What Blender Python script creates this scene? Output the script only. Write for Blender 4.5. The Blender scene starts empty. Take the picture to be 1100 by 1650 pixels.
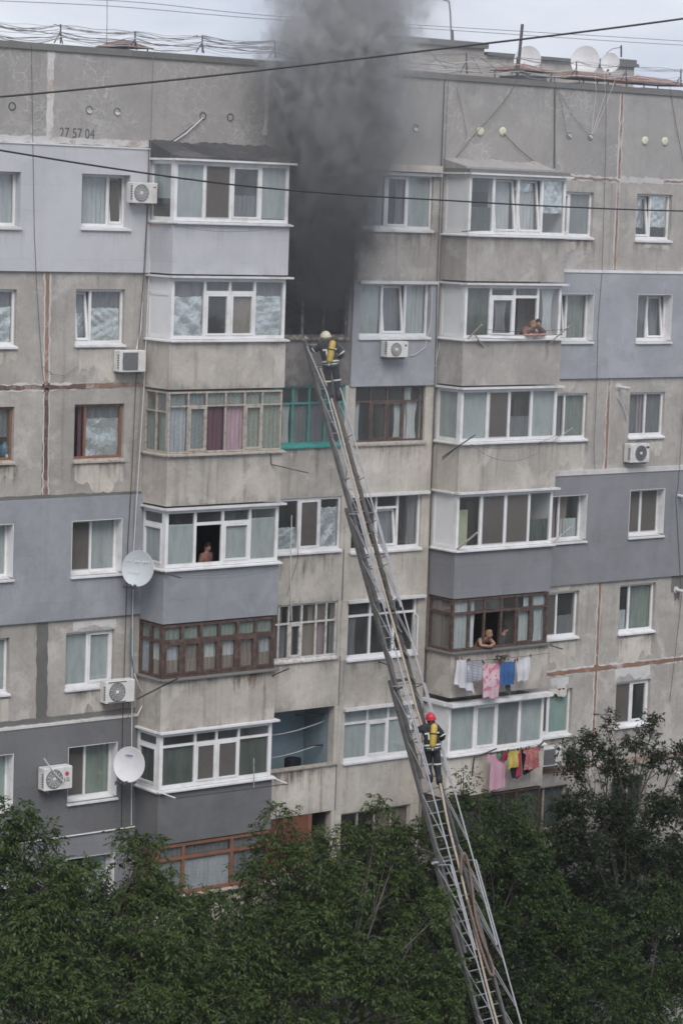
import bpy, math, random
import numpy as np
from mathutils import Vector, Matrix
random.seed(7); RNG = np.random.default_rng(11)
SC = bpy.context.scene; COL = SC.collection
# ------------------------------------------------------------------ camera
# facade plane is y = 0 (x along the facade, z up, ground z = 0); the photographer stands in a
# building opposite, 54 m in front of the facade and 43 m to its left, at top-floor height
FPX, YAW, PITCH, ROLL = 4245.45, 0.6676, -0.1164, -0.034
CP = Vector((-42.589, -53.746, 25.057))
FW = Vector((math.sin(YAW)*math.cos(PITCH), math.cos(YAW)*math.cos(PITCH), math.sin(PITCH)))
_r = Vector((math.cos(YAW), -math.sin(YAW), 0)); _u = _r.cross(FW)
RT = math.cos(ROLL)*_r - math.sin(ROLL)*_u
UP = math.cos(ROLL)*_u + math.sin(ROLL)*_r
cam = bpy.data.cameras.new('camera'); camo = bpy.data.objects.new('camera', cam); COL.objects.link(camo)
camo.matrix_world = Matrix(((RT.x, UP.x, -FW.x, CP.x), (RT.y, UP.y, -FW.y, CP.y), (RT.z, UP.z, -FW.z, CP.z), (0, 0, 0, 1)))
cam.sensor_fit = 'VERTICAL'; cam.sensor_height = 24.0; cam.lens = FPX/1650*24.0
cam.clip_start = 0.5; cam.clip_end = 4000
SC.camera = camo
# ------------------------------------------------------------------ world, sun, exposure
SUN_DIR = Vector((-0.42, -0.62, 0.82)).normalized()      # towards the sun behind the cloud
W = bpy.data.worlds.new('World'); SC.world = W; W.use_nodes = True
nt = W.node_tree; nt.nodes.clear()
def wn(t, **k):
    n = nt.nodes.new(t)
    for a, b in k.items(): setattr(n, a, b)
    return n
sky = wn('ShaderNodeTexSky', sky_type='NISHITA', sun_disc=False)
sky.sun_elevation = math.asin(SUN_DIR.z); sky.sun_rotation = math.atan2(SUN_DIR.x, SUN_DIR.y)
sky.dust_density = 2.5; sky.air_density = 1.2
tc = wn('ShaderNodeTexCoord'); mp = wn('ShaderNodeMapping'); mp.inputs['Scale'].default_value = (1, 1, 3.2)
nz = wn('ShaderNodeTexNoise'); nz.inputs['Scale'].default_value = 5.5; nz.inputs['Detail'].default_value = 7; nz.inputs['Roughness'].default_value = .55
rp = wn('ShaderNodeValToRGB'); rp.color_ramp.elements[0].position = .40; rp.color_ramp.elements[0].color = (3.75, 4.12, 5.2, 1)
rp.color_ramp.elements[1].position = .70; rp.color_ramp.elements[1].color = (5.9, 6.1, 6.6, 1)
mx = wn('ShaderNodeMix', data_type='RGBA'); mx.inputs[0].default_value = .84
bg = wn('ShaderNodeBackground'); bg.inputs['Strength'].default_value = .095
ow = wn('ShaderNodeOutputWorld')
L = nt.links.new
L(tc.outputs['Generated'], mp.inputs[0]); L(mp.outputs[0], nz.inputs['Vector']); L(nz.outputs[0], rp.inputs[0])
L(sky.outputs[0], mx.inputs[6]); L(rp.outputs[0], mx.inputs[7]); L(mx.outputs[2], bg.inputs[0]); L(bg.outputs[0], ow.inputs[0])
sun = bpy.data.lights.new('sun', 'SUN'); sun.energy = 1.5; sun.angle = math.radians(34); sun.color = (1, .96, .91)
suno = bpy.data.objects.new('sun', sun); COL.objects.link(suno); suno.location = (-30, -40, 60)
suno.rotation_euler = SUN_DIR.to_track_quat('Z', 'Y').to_euler()
SC.view_settings.view_transform = 'Standard'; SC.view_settings.look = 'None'
SC.view_settings.exposure = 0.78; SC.view_settings.gamma = 1.0; SC.view_settings.use_curve_mapping = False
cy = SC.cycles
cy.use_denoising = True; cy.max_bounces = 7; cy.diffuse_bounces = 3; cy.glossy_bounces = 3
cy.transmission_bounces = 4; cy.transparent_max_bounces = 14; cy.volume_bounces = 1
cy.volume_step_rate = 1.0; cy.volume_max_steps = 96
cy.filter_width = 1.65
cy.caustics_reflective = False; cy.caustics_refractive = False; cy.sample_clamp_indirect = 6

# ------------------------------------------------------------------ places measured on the facade planes
def P(u, v, d=0.0):
    """point of the plane d metres in front of the facade that a surveyed picture position falls on"""
    r = FW + RT*((u-550)/FPX) - UP*((v-825)/FPX)
    return CP + r*((-d-CP.y)/r.y)
def sx(u, v, d=0.0): return P(u, v, d).x
def zx(u, v, d=0.0): return P(u, v, d).z

# ------------------------------------------------------------------ mesh helper
class MB:
    def __init__(self): self.v = []; self.f = []
    def add(self, vs, fs):
        b = len(self.v); self.v += [tuple(p) for p in vs]; self.f += [tuple(i+b for i in f) for f in fs]; return self
    def hexa(self, p):      # p: 8 points, bottom ring 0-3, top ring 4-7
        return self.add(p, [(3, 2, 1, 0), (4, 5, 6, 7), (0, 1, 5, 4), (1, 2, 6, 5), (2, 3, 7, 6), (3, 0, 4, 7)])
    def box(self, x0, x1, y0, y1, z0, z1):
        return self.hexa([(x0, y0, z0), (x1, y0, z0), (x1, y1, z0), (x0, y1, z0), (x0, y0, z1), (x1, y0, z1), (x1, y1, z1), (x0, y1, z1)])
    def fb(self, s0, s1, d0, d1, z0, z1):   # facade box: s along, d outward
        return self.box(s0, s1, -d1, -d0, z0, z1)
    def quad(self, a, b, c, d): return self.add([a, b, c, d], [(0, 1, 2, 3)])
    def tube(self, pts, r, n=6, caps=True):
        pts = [Vector(p) for p in pts]; m = len(pts)
        rr = r if isinstance(r, (list, tuple)) else [r]*m
        b = len(self.v); up = Vector((0, 0, 1))
        t0 = (pts[1]-pts[0]).normalized()
        if abs(t0.z) > .9: up = Vector((0, 1, 0))
        for i in range(m):
            t = (pts[min(i+1, m-1)]-pts[max(i-1, 0)])
            t = t.normalized() if t.length > 1e-9 else t0
            a = t.cross(up)
            a = a.normalized() if a.length > 1e-6 else t.orthogonal().normalized()
            c = a.cross(t).normalized(); up = c
            for k in range(n):
                q = 2*math.pi*k/n
                self.v.append(tuple(pts[i]+(a*math.cos(q)+c*math.sin(q))*rr[i]))
        for i in range(m-1):
            for k in range(n):
                k2 = (k+1) % n
                self.f.append((b+i*n+k, b+i*n+k2, b+(i+1)*n+k2, b+(i+1)*n+k))
        if caps:
            self.f.append(tuple(b+k for k in reversed(range(n)))); self.f.append(tuple(b+(m-1)*n+k for k in range(n)))
        return self
    def lathe(self, prof, o, ax, n=16):     # prof: (radius, height along ax)
        o = Vector(o); ax = Vector(ax).normalized(); a = ax.orthogonal().normalized(); c = ax.cross(a); b = len(self.v)
        for (r, h) in prof:
            for k in range(n):
                q = 2*math.pi*k/n; self.v.append(tuple(o+ax*h+(a*math.cos(q)+c*math.sin(q))*r))
        for i in range(len(prof)-1):
            for k in range(n):
                k2 = (k+1) % n; self.f.append((b+i*n+k, b+i*n+k2, b+(i+1)*n+k2, b+(i+1)*n+k))
        if prof[0][0] > 1e-6: self.f.append(tuple(b+k for k in reversed(range(n))))
        if prof[-1][0] > 1e-6: self.f.append(tuple(b+(len(prof)-1)*n+k for k in range(n)))
        return self
    def grid(self, fn, nu, nv):             # fn(i/nu, j/nv) -> point
        b = len(self.v)
        for j in range(nv+1):
            for i in range(nu+1): self.v.append(tuple(fn(i/nu, j/nv)))
        for j in range(nv):
            for i in range(nu):
                k = b+j*(nu+1)+i; self.f.append((k, k+1, k+nu+2, k+nu+1))
        return self
    def ellipsoid(self, c, rx, ry, rz, n=12, m=8, M=None):
        def fn(a, b):
            th = a*2*math.pi; ph = (b-.5)*math.pi
            p = Vector((rx*math.cos(th)*math.cos(ph), ry*math.sin(th)*math.cos(ph), rz*math.sin(ph)))
            if M is not None: p = M @ p
            return Vector(c)+p
        return self.grid(fn, n, m)
    def build(self, name, mat, parent=None, smooth=False):
        o3 = Vector(parent['_o']) if parent is not None and '_o' in parent else None
        me = bpy.data.meshes.new(name)
        vs = self.v if o3 is None else [(a-o3.x, b-o3.y, c-o3.z) for a, b, c in self.v]
        me.from_pydata(vs, [], self.f); me.materials.append(mat)
        if smooth: me.polygons.foreach_set('use_smooth', [True]*len(me.polygons))
        me.update()
        o = bpy.data.objects.new(name, me); COL.objects.link(o)
        if parent is not None:
            o.parent = parent
            if '_o' in parent: o['_o'] = tuple(o3)
        return o
def thing(name, loc, label, cat, group=None, kind=None):
    o = bpy.data.objects.new(name, None); COL.objects.link(o); o.location = loc; o.empty_display_size = .2
    o['label'] = label; o['category'] = cat; o['_o'] = tuple(loc)
    if group: o['group'] = group
    if kind: o['kind'] = kind
    return o
def tag(o, label=None, cat=None, group=None, kind=None):
    if label: o['label'] = label
    if cat: o['category'] = cat
    if group: o['group'] = group
    if kind: o['kind'] = kind
    return o
def base_at(o, loc):        # move the origin of a single-mesh thing to its base
    loc = Vector(loc); o.data.transform(Matrix.Translation(-loc)); o.location = loc; return o

# ------------------------------------------------------------------ materials
MATS = {}
class NB:
    def __init__(self, name):
        self.m = bpy.data.materials.new(name); self.m.use_nodes = True; self.t = self.m.node_tree; self.t.nodes.clear()
        self.out = self.n('ShaderNodeOutputMaterial')
    def n(self, t, **k):
        x = self.t.nodes.new(t)
        for a, b in k.items(): setattr(x, a, b)
        return x
    def put(self, sock, val):
        if isinstance(val, bpy.types.NodeSocket): self.t.links.new(val, sock)
        else: sock.default_value = val
    def node(self, t, ins, **k):
        x = self.n(t, **k)
        for a, b in ins.items(): self.put(x.inputs[a], b)
        return x
    def math(self, op, a, b=0.0, c=None, clamp=False):
        x = self.n('ShaderNodeMath', operation=op, use_clamp=clamp); self.put(x.inputs[0], a); self.put(x.inputs[1], b)
        if c is not None: self.put(x.inputs[2], c)
        return x.outputs[0]
    def mix(self, f, a, b, mode='MIX'):
        x = self.n('ShaderNodeMix', data_type='RGBA', blend_type=mode); self.put(x.inputs[0], f)
        self.put(x.inputs[6], a if not isinstance(a, tuple) else (*a[:3], 1)); self.put(x.inputs[7], b if not isinstance(b, tuple) else (*b[:3], 1))
        return x.outputs[2]
    def ramp(self, f, p0, p1, c0=0.0, c1=1.0):
        x = self.n('ShaderNodeMapRange', clamp=True, interpolation_type='SMOOTHSTEP'); self.put(x.inputs[0], f)
        for i, q in zip((1, 2, 3, 4), (p0, p1, c0, c1)): self.put(x.inputs[i], q)
        return x.outputs[0]
    def pos(self, sc=(1, 1, 1), off=(0, 0, 0)):
        g = self.n('ShaderNodeNewGeometry'); m = self.n('ShaderNodeMapping'); self.put(m.inputs[0], g.outputs['Position'])
        m.inputs['Scale'].default_value = sc; m.inputs['Location'].default_value = off; return m.outputs[0]
    def noise(self, vec, scale, detail=5, rough=.6, dist=0.0):
        x = self.node('ShaderNodeTexNoise', {'Scale': scale, 'Detail': detail, 'Roughness': rough, 'Distortion': dist}); self.put(x.inputs['Vector'], vec)
        return x.outputs[0]
    def rnd(self): return self.n('ShaderNodeObjectInfo').outputs['Random']
    def bsdf(self, col, rough=.7, metal=0.0, bump=None, bstr=.3, bdist=.02, spec=.4):
        x = self.node('ShaderNodeBsdfPrincipled', {'Roughness': rough, 'Metallic': metal, 'Specular IOR Level': spec})
        self.put(x.inputs['Base Color'], col if not isinstance(col, tuple) else (*col[:3], 1))
        if bump is not None:
            bn = self.node('ShaderNodeBump', {'Strength': bstr, 'Distance': bdist, 'Height': bump}); self.t.links.new(bn.outputs[0], x.inputs['Normal'])
        return x
    def done(self, sh):
        self.t.links.new(sh.outputs[0] if hasattr(sh, 'outputs') else sh, self.out.inputs[0]); return self.m
def wall_mat(key, base, alt, dark, streak=.5, cracks=0.0, patch=.5, light=None, lightamt=0.0, var=.10, rough=.92, seed=0.0, bstr=.35, grime=.5, sfreq=6.0):
    """weathered panel / stucco: blotches, rain streaks, grain, optional repaired crack lines and pale patches"""
    b = NB(key); off = (seed*3.7, seed*1.3, seed*7.1)
    p = b.pos(off=off)
    n1 = b.noise(p, .75, 7, .62, .4); n2 = b.noise(p, 3.4, 6, .65); n3 = b.noise(p, 28, 3, .7)
    c = b.mix(b.ramp(n1, .38, .62), base, alt)
    c = b.mix(b.math('MULTIPLY', b.ramp(n2, .44, .78), patch), c, dark)
    st = b.noise(b.pos((sfreq, sfreq, .30), off), 1.0, 6, .65, .25)
    c = b.mix(b.math('MULTIPLY', b.ramp(st, .52, .78), streak), c, tuple(x*.62 for x in dark))
    st2 = b.noise(b.pos((sfreq*.5, sfreq*.5, .22), (off[0]+9, 0, 3)), 1.3, 6, .68, .3)
    c = b.mix(b.math('MULTIPLY', b.ramp(st2, .56, .74), streak*.7), c, tuple(min(1, x*1.28) for x in base))
    if light:
        n4 = b.noise(b.pos(off=(off[0]+31, 5, 2)), .95, 8, .68, .5)
        n4 = b.math('ADD', n4, b.math('ADD', b.math('MULTIPLY', b.math('SUBTRACT', n3, .5), .35), b.math('MULTIPLY', b.math('SUBTRACT', n2, .5), .3)))
        c = b.mix(b.math('MULTIPLY', b.ramp(n4, .54-.10*lightamt, .68-.10*lightamt), .75), c, light)
    if cracks > 0:
        wv = b.n('ShaderNodeVectorMath', operation='ADD'); nz_ = b.node('ShaderNodeTexNoise', {'Scale': 2.2, 'Detail': 4})
        b.put(nz_.inputs['Vector'], p); sc_ = b.n('ShaderNodeVectorMath', operation='SCALE'); b.put(sc_.inputs[0], nz_.outputs[1]); sc_.inputs['Scale'].default_value = .55
        b.put(wv.inputs[0], p); b.put(wv.inputs[1], sc_.outputs[0])
        vo = b.node('ShaderNodeTexVoronoi', {'Scale': 3.7}, feature='DISTANCE_TO_EDGE'); b.put(vo.inputs['Vector'], wv.outputs[0])
        vo2 = b.node('ShaderNodeTexVoronoi', {'Scale': 6.2}, feature='DISTANCE_TO_EDGE'); b.put(vo2.inputs['Vector'], wv.outputs[0])
        ln = b.math('MAXIMUM', b.ramp(vo.outputs[0], .045, .014), b.math('MULTIPLY', b.ramp(vo2.outputs[0], .06, .018), b.ramp(n1, .5, .6)))
        msk = b.ramp(b.noise(b.pos(off=(off[0]+13, 4, 8)), .55, 5, .6), .47, .6)
        c = b.mix(b.math('MULTIPLY', b.math('MULTIPLY', ln, msk), cracks), c, (.60, .585, .56))
    n5 = b.noise(p, 9.0, 4, .75)
    if key.startswith('paint'):     # insulation boards telegraphing through the paint
        sp_ = b.n('ShaderNodeSeparateXYZ'); b.put(sp_.inputs[0], p); cb = b.n('ShaderNodeCombineXYZ'); wob = b.math('MULTIPLY', b.math('SUBTRACT', n2, .5), .12)
        b.put(cb.inputs[0], b.math('ADD', sp_.outputs[0], wob)); b.put(cb.inputs[1], b.math('ADD', sp_.outputs[2], wob))
        bt = b.node('ShaderNodeTexBrick', {'Scale': 1.0, 'Mortar Size': .012, 'Mortar Smooth': .8, 'Brick Width': 1.15, 'Row Height': .58, 'Color1': (.93, .93, .93, 1), 'Color2': (1.03, 1.03, 1.03, 1), 'Mortar': (.80, .80, .80, 1)}); b.put(bt.inputs['Vector'], cb.outputs[0])
        c = b.mix(b.ramp(n1, .42, .62, .15, .75), c, b.mix(1.0, c, bt.outputs[0], 'MULTIPLY'))
    g = b.math('MULTIPLY', b.math('ADD', b.ramp(n3, .35, .75), b.ramp(n5, .45, .75)), .15*grime*2)
    c = b.mix(g, c, tuple(x*.7 for x in dark))
    r = b.math('MULTIPLY_ADD', b.rnd(), var*2, 1-var)
    cc = b.n('ShaderNodeVectorMath', operation='SCALE'); b.put(cc.inputs[0], c); b.put(cc.inputs['Scale'], r)
    h = b.math('ADD', b.math('MULTIPLY', n3, .5), n2)
    MATS[key] = b.done(b.bsdf(cc.outputs[0], rough, bump=h, bstr=bstr, bdist=.012, spec=.2)); return MATS[key]
def plain(key, col, rough=.6, metal=0.0, var=.12, scale=4.0, dirt=None, bstr=.0, spec=.4, obvar=0.0):
    b = NB(key); n1 = b.noise(b.pos(), scale, 6, .65)
    d = dirt if dirt else tuple(x*(1-2.2*var) for x in col)
    c = b.mix(b.ramp(n1, .42, .72), col, d)
    if obvar:
        r = b.math('MULTIPLY_ADD', b.rnd(), obvar*2, 1-obvar); cc = b.n('ShaderNodeVectorMath', operation='SCALE'); b.put(cc.inputs[0], c); b.put(cc.inputs['Scale'], r); c = cc.outputs[0]
    MATS[key] = b.done(b.bsdf(c, rough, metal, bump=n1 if bstr else None, bstr=bstr, spec=spec)); return MATS[key]
M = MATS
wall_mat('concrete', (.40, .373, .342), (.33, .307, .283), (.25, .232, .213), streak=.6, patch=.65, light=(.50, .48, .45), lightamt=.35, seed=1, var=.05)
wall_mat('concrete_warm', (.46, .423, .377), (.38, .35, .313), (.27, .248, .224), streak=.8, patch=.65, light=(.55, .515, .465), lightamt=.55, seed=2, var=.06)
wall_mat('cream', (.545, .503, .445), (.46, .428, .382), (.31, .288, .258), streak=.8, patch=.6, light=(.62, .58, .52), lightamt=.45, seed=3, var=.06)
wall_mat('parapet_crack', (.335, .318, .302), (.30, .288, .275), (.25, .24, .23), streak=.3, patch=.65, cracks=.5, light=(.39, .375, .36), lightamt=.3, seed=4, var=.05)
wall_mat('parapet_plain', (.34, .325, .31), (.305, .292, .28), (.255, .245, .236), streak=.3, cracks=.22, seed=5, var=.05)
wall_mat('paint_pale', (.50, .503, .525), (.468, .472, .495), (.415, .417, .435), streak=0.16, sfreq=2.2, patch=.18, seed=6, var=.02, grime=.25)
wall_mat('paint_blue', (.305, .315, .34), (.268, .277, .30), (.205, .213, .235), streak=0.22, sfreq=2.2, patch=.35, seed=7, var=.03, grime=.3, light=(.34, .35, .375), lightamt=.2)
wall_mat('paint_mid', (.335, .345, .375), (.30, .31, .337), (.235, .243, .265), streak=0.26, sfreq=2.2, patch=.4, seed=8, var=.03, grime=.3, light=(.395, .405, .43), lightamt=.3)
wall_mat('paint_grey', (.235, .239, .254), (.212, .216, .23), (.165, .168, .182), streak=0.2, sfreq=2.2, patch=.3, seed=9, var=.03, grime=.3)
wall_mat('paint_dark', (.172, .173, .178), (.152, .153, .158), (.115, .116, .12), streak=0.2, sfreq=2.2, patch=.3, seed=10, var=.04, grime=.3)
wall_mat('soot', (.05, .05, .05), (.03, .03, .03), (.02, .02, .02), streak=.5, light=(.09, .085, .08), lightamt=.2, seed=12)
wall_mat('scorched', (.25, .235, .225), (.15, .14, .135), (.07, .068, .065), streak=.9, patch=.8, seed=13)
wall_mat('bitumen', (.06, .06, .062), (.045, .045, .047), (.03, .03, .03), streak=.2, light=(.12, .118, .115), lightamt=.3, seed=14)
wall_mat('mortar_white', (.58, .575, .565), (.52, .515, .505), (.40, .385, .37), streak=.2, light=(.34, .25, .2), lightamt=.0, seed=15, var=.05)
wall_mat('seal_rust', (.29, .17, .115), (.24, .14, .10), (.16, .10, .08), streak=.2, light=(.55, .52, .49), lightamt=.35, seed=16, var=.05)
wall_mat('seal_maroon', (.115, .07, .062), (.15, .085, .07), (.08, .05, .045), streak=.2, light=(.42, .33, .29), lightamt=.2, seed=17, var=.05)
wall_mat('cement', (.165, .163, .155), (.145, .143, .137), (.11, .11, .105), streak=.2, seed=18)
wall_mat('brown_panel', (.20, .085, .06), (.17, .07, .05), (.10, .05, .04), streak=.4, seed=19)
wall_mat('plaster_blue', (.24, .31, .35), (.21, .28, .32), (.17, .22, .25), streak=.3, seed=20, grime=.3)
wall_mat('interior', (.20, .195, .185), (.175, .17, .16), (.13, .125, .12), streak=.1, seed=21, var=.25, grime=.2)
wall_mat('ground', (.075, .075, .072), (.06, .065, .05), (.04, .05, .03), streak=0, seed=22)
plain('pvc', (.74, .74, .745), .38, var=.05, scale=2.5, dirt=(.60, .59, .575), obvar=.03)
plain('pvc_grey', (.45, .455, .46), .45, var=.06)
plain('flashing', (.66, .665, .68), .45, var=.08, scale=2, dirt=(.50, .485, .46), obvar=.06)
plain('white_panel', (.72, .725, .735), .5, var=.03, scale=1.2, dirt=(.66, .66, .665))
plain('wood_brown', (.072, .048, .040), .6, var=.2, scale=7, dirt=(.15, .10, .08))
plain('wood_red', (.23, .105, .065), .6, var=.15, scale=6, dirt=(.16, .085, .06))
plain('wood_old', (.42, .38, .33), .7, var=.2, scale=9, dirt=(.22, .19, .165))
plain('wood_white', (.58, .57, .54), .65, var=.15, scale=11, dirt=(.30, .27, .24))
plain('teal', (.055, .30, .265), .5, var=.15, scale=6)
plain('charred', (.10, .085, .07), .8, var=.25, scale=6, dirt=(.42, .38, .32))
plain('rust', (.20, .10, .065), .8, var=.2, scale=5, dirt=(.28, .20, .165))
plain('steel_dark', (.10, .10, .105), .5, .5, var=.2, scale=5)
plain('cable_dark', (.035, .036, .04), .6, var=.1)
plain('cable_grey', (.17, .17, .175), .6, var=.1)
plain('cable_pale', (.60, .60, .60), .5, var=.08)
plain('dish_grey', (.47, .50, .52), .45, var=.04, scale=2.5)
plain('dish_white', (.60, .60, .61), .45, var=.05, scale=2.5)
plain('ac_white', (.66, .655, .64), .45, var=.06, scale=3, dirt=(.52, .50, .47), obvar=.08)
plain('ac_grille', (.17, .175, .18), .5, var=.1, scale=9)
plain('ac_dark', (.06, .06, .065), .6, var=.1)
plain('white_cloth', (.66, .66, .68), .9, var=.05, scale=6)
plain('rubber', (.02, .02, .022), .7, var=.1)
plain('stencil', (.07, .07, .073), .9, var=.25, scale=14, dirt=(.12, .115, .11))
plain('vent_cream', (.62, .60, .46), .6, var=.06)
plain('vent_pale', (.60, .60, .59), .6, var=.12, scale=9)
plain('skin', (.36, .225, .17), .55, var=.06, scale=8)
plain('skin_tan', (.33, .19, .135), .55, var=.06, scale=8)
plain('hair_dark', (.02, .016, .014), .7, var=.1)
plain('hair_brown', (.22, .13, .075), .7, var=.1)
plain('shirt_dark', (.045, .06, .075), .9, var=.1)
plain('shirt_pink', (.22, .11, .095), .9, var=.1)
plain('shirt_brown', (.10, .055, .05), .9, var=.1)
plain('leather', (.03, .03, .03), .5, var=.1)
plain('led_logo', (.45, .06, .12), .4, var=.02)
plain('logo_blue', (.03, .05, .22), .4, var=.02)
plain('logo_grey', (.06, .06, .065), .5, var=.02)
plain('jug_blue', (.06, .16, .22), .2, var=.1)
plain('paper', (.6, .62, .62), .8, var=.05)
plain('board_cream', (.50, .53, .36), .7, var=.05)
plain('asphalt_edge', (.06, .06, .06), .9)
def glass():
    b = NB('glass'); n = b.noise(b.pos(), 1.6, 3, .5)
    bp = b.node('ShaderNodeBump', {'Strength': .035, 'Distance': .05, 'Height': n})
    gm = b.n('ShaderNodeNewGeometry'); dt = b.n('ShaderNodeVectorMath', operation='DOT_PRODUCT'); b.t.links.new(gm.outputs['Incoming'], dt.inputs[0]); b.t.links.new(gm.outputs['Normal'], dt.inputs[1])
    sch = b.math('MULTIPLY_ADD', b.math('POWER', b.math('SUBTRACT', 1.0, b.math('ABSOLUTE', dt.outputs['Value'])), 5.0), .90, .085)
    tr = b.node('ShaderNodeBsdfTransparent', {'Color': (.915, .938, .932, 1)})
    gl = b.node('ShaderNodeBsdfGlossy', {'Color': (.9, .94, .96, 1), 'Roughness': .03}); b.t.links.new(bp.outputs[0], gl.inputs['Normal'])
    ms = b.n('ShaderNodeMixShader'); b.put(ms.inputs[0], sch); b.t.links.new(tr.outputs[0], ms.inputs[1]); b.t.links.new(gl.outputs[0], ms.inputs[2])
    # thin film of dust that every window carries
    df = b.node('ShaderNodeBsdfDiffuse', {'Color': (.55, .56, .55, 1)}); m2 = b.n('ShaderNodeMixShader')
    b.put(m2.inputs[0], b.ramp(b.noise(b.pos((3, 3, .8)), 1.1, 5, .6), .3, .8, .02, .11)); b.t.links.new(ms.outputs[0], m2.inputs[1]); b.t.links.new(df.outputs[0], m2.inputs[2])
    MATS['glass'] = b.done(m2)
glass()
def screen(key, col, op):
    b = NB(key); df = b.node('ShaderNodeBsdfDiffuse', {'Color': (*col, 1)}); tr = b.n('ShaderNodeBsdfTransparent'); ms = b.n('ShaderNodeMixShader')
    b.put(ms.inputs[0], b.ramp(b.noise(b.pos(), 2, 3), .2, .8, op-.08, op+.06)); b.t.links.new(tr.outputs[0], ms.inputs[1]); b.t.links.new(df.outputs[0], ms.inputs[2]); MATS[key] = b.done(ms)
screen('net', (.135, .125, .115), .82)
def cloth(key, col, trans=.35, dirt=None, pat=None):
    b = NB(key); n = b.noise(b.pos((2, 2, .6)), 3.0, 5, .6)
    c = b.mix(b.ramp(n, .35, .7), col, dirt or tuple(x*.82 for x in col))
    if pat == 'lace':
        v = b.node('ShaderNodeTexVoronoi', {'Scale': 13.0}); b.put(v.inputs['Vector'], b.pos((1.4, .3, 1)))
        c = b.mix(b.ramp(v.outputs[0], .28, .2), c, tuple(min(.9, x*1.3) for x in col))
    if pat == 'floral':
        v = b.node('ShaderNodeTexVoronoi', {'Scale': 26.0}); b.put(v.inputs['Vector'], b.pos())
        c = b.mix(b.ramp(v.outputs[0], .6, .1), v.outputs[1], (.45, .06, .05))
        c = b.mix(.72, c, (.36, .06, .05))
    if pat == 'blot':
        v = b.noise(b.pos(off=(3, 1, 2)), 6.5, 3, .5)
        c = b.mix(b.ramp(v, .50, .58), c, (.56, .21, .28))
    if pat == 'stripe':
        wv = b.node('ShaderNodeTexWave', {'Scale': 7.5, 'Distortion': 1.2, 'Detail': 1.0}, bands_direction='Z'); b.put(wv.inputs['Vector'], b.pos((1, 1, 1)))
        c = b.mix(b.ramp(wv.outputs[1], .45, .6), c, (.20, .21, .27))
    df = b.node('ShaderNodeBsdfDiffuse', {}); b.put(df.inputs[0], c); tl = b.node('ShaderNodeBsdfTranslucent', {}); b.put(tl.inputs[0], c)
    ms = b.n('ShaderNodeMixShader'); ms.inputs[0].default_value = trans; b.t.links.new(df.outputs[0], ms.inputs[1]); b.t.links.new(tl.outputs[0], ms.inputs[2])
    MATS[key] = b.done(ms)
cloth('blind', (.455, .495, .495), .05); cloth('blind_grey', (.28, .305, .31), .1); cloth('blind_green', (.34, .46, .42), .1)
cloth('cu_pale', (.465, .505, .515), .1); cloth('cu_white', (.62, .635, .645), .2); cloth('cu_green', (.29, .34, .30), .2)
cloth('cu_grey', (.21, .215, .225), .2); cloth('cu_brown', (.27, .225, .20), .2); cloth('cu_pink', (.55, .18, .27), .35)
cloth('cu_pinkpale', (.50, .36, .41), .3); cloth('cu_mauve', (.17, .095, .12), .3); cloth('cu_lace', (.30, .335, .35), .2, pat='lace'); cloth('cu_lacegreen', (.34, .37, .315), .2, pat='lace')
cloth('cu_lacewhite', (.48, .51, .55), .2, pat='lace'); cloth('cu_beige', (.31, .255, .21), .2); cloth('cu_dkgreen', (.10, .12, .105), .2)
cloth('t_white', (.70, .70, .74), .25); cloth('t_stripe', (.52, .53, .58), .2, pat='stripe'); cloth('t_pink', (.70, .52, .57), .2, pat='blot')
cloth('t_blue', (.065, .14, .33), .15); cloth('t_dark', (.022, .024, .028), .05); cloth('t_rose', (.60, .36, .44), .25, pat=None); cloth('t_yellow', (.56, .45, .13), .2)
cloth('t_red', (.42, .05, .10), .15); cloth('t_floral', (.5, .1, .08), .15, pat='floral'); cloth('t_maroon', (.22, .04, .06), .15); cloth('t_green', (.04, .30, .17), .15)
cloth('t_grey', (.30, .28, .31), .2); cloth('t_tan', (.10, .10, .11), .2)
def foil():
    b = NB('foil'); n = b.noise(b.pos((1, 1, .8)), 8, 4, .55, 1.0); c = b.mix(b.ramp(n, .3, .7), (.86, .89, .89), (.66, .69, .69))
    MATS['foil'] = b.done(b.bsdf(c, .27, .75, bump=n, bstr=.55, bdist=.03))
foil()
def leaf(key, a, bb, c3):
    b = NB(key); at = b.n('ShaderNodeAttribute', attribute_name='tint')
    c = b.mix(b.ramp(at.outputs['Fac'], 0, .6), a, bb); c = b.mix(b.ramp(at.outputs['Fac'], .86, 1.0), c, c3)
    pb = b.bsdf(c, .5, spec=.28); tl = b.node('ShaderNodeBsdfTranslucent', {}); b.put(tl.inputs[0], c)
    ms = b.n('ShaderNodeMixShader'); ms.inputs[0].default_value = .28; b.t.links.new(pb.outputs[0], ms.inputs[1]); b.t.links.new(tl.outputs[0], ms.inputs[2]); MATS[key] = b.done(ms)
leaf('leaf_walnut', (.022, .038, .012), (.055, .085, .022), (.12, .145, .026))
leaf('leaf_dark', (.015, .024, .013), (.028, .042, .018), (.045, .062, .022))
leaf('leaf_mid', (.018, .034, .012), (.042, .072, .018), (.09, .125, .024))
plain('bark', (.055, .047, .04), .9, var=.2, scale=8, bstr=.4)
plain('bark_pale', (.085, .076, .067), .9, var=.2, scale=8, bstr=.4)

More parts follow.
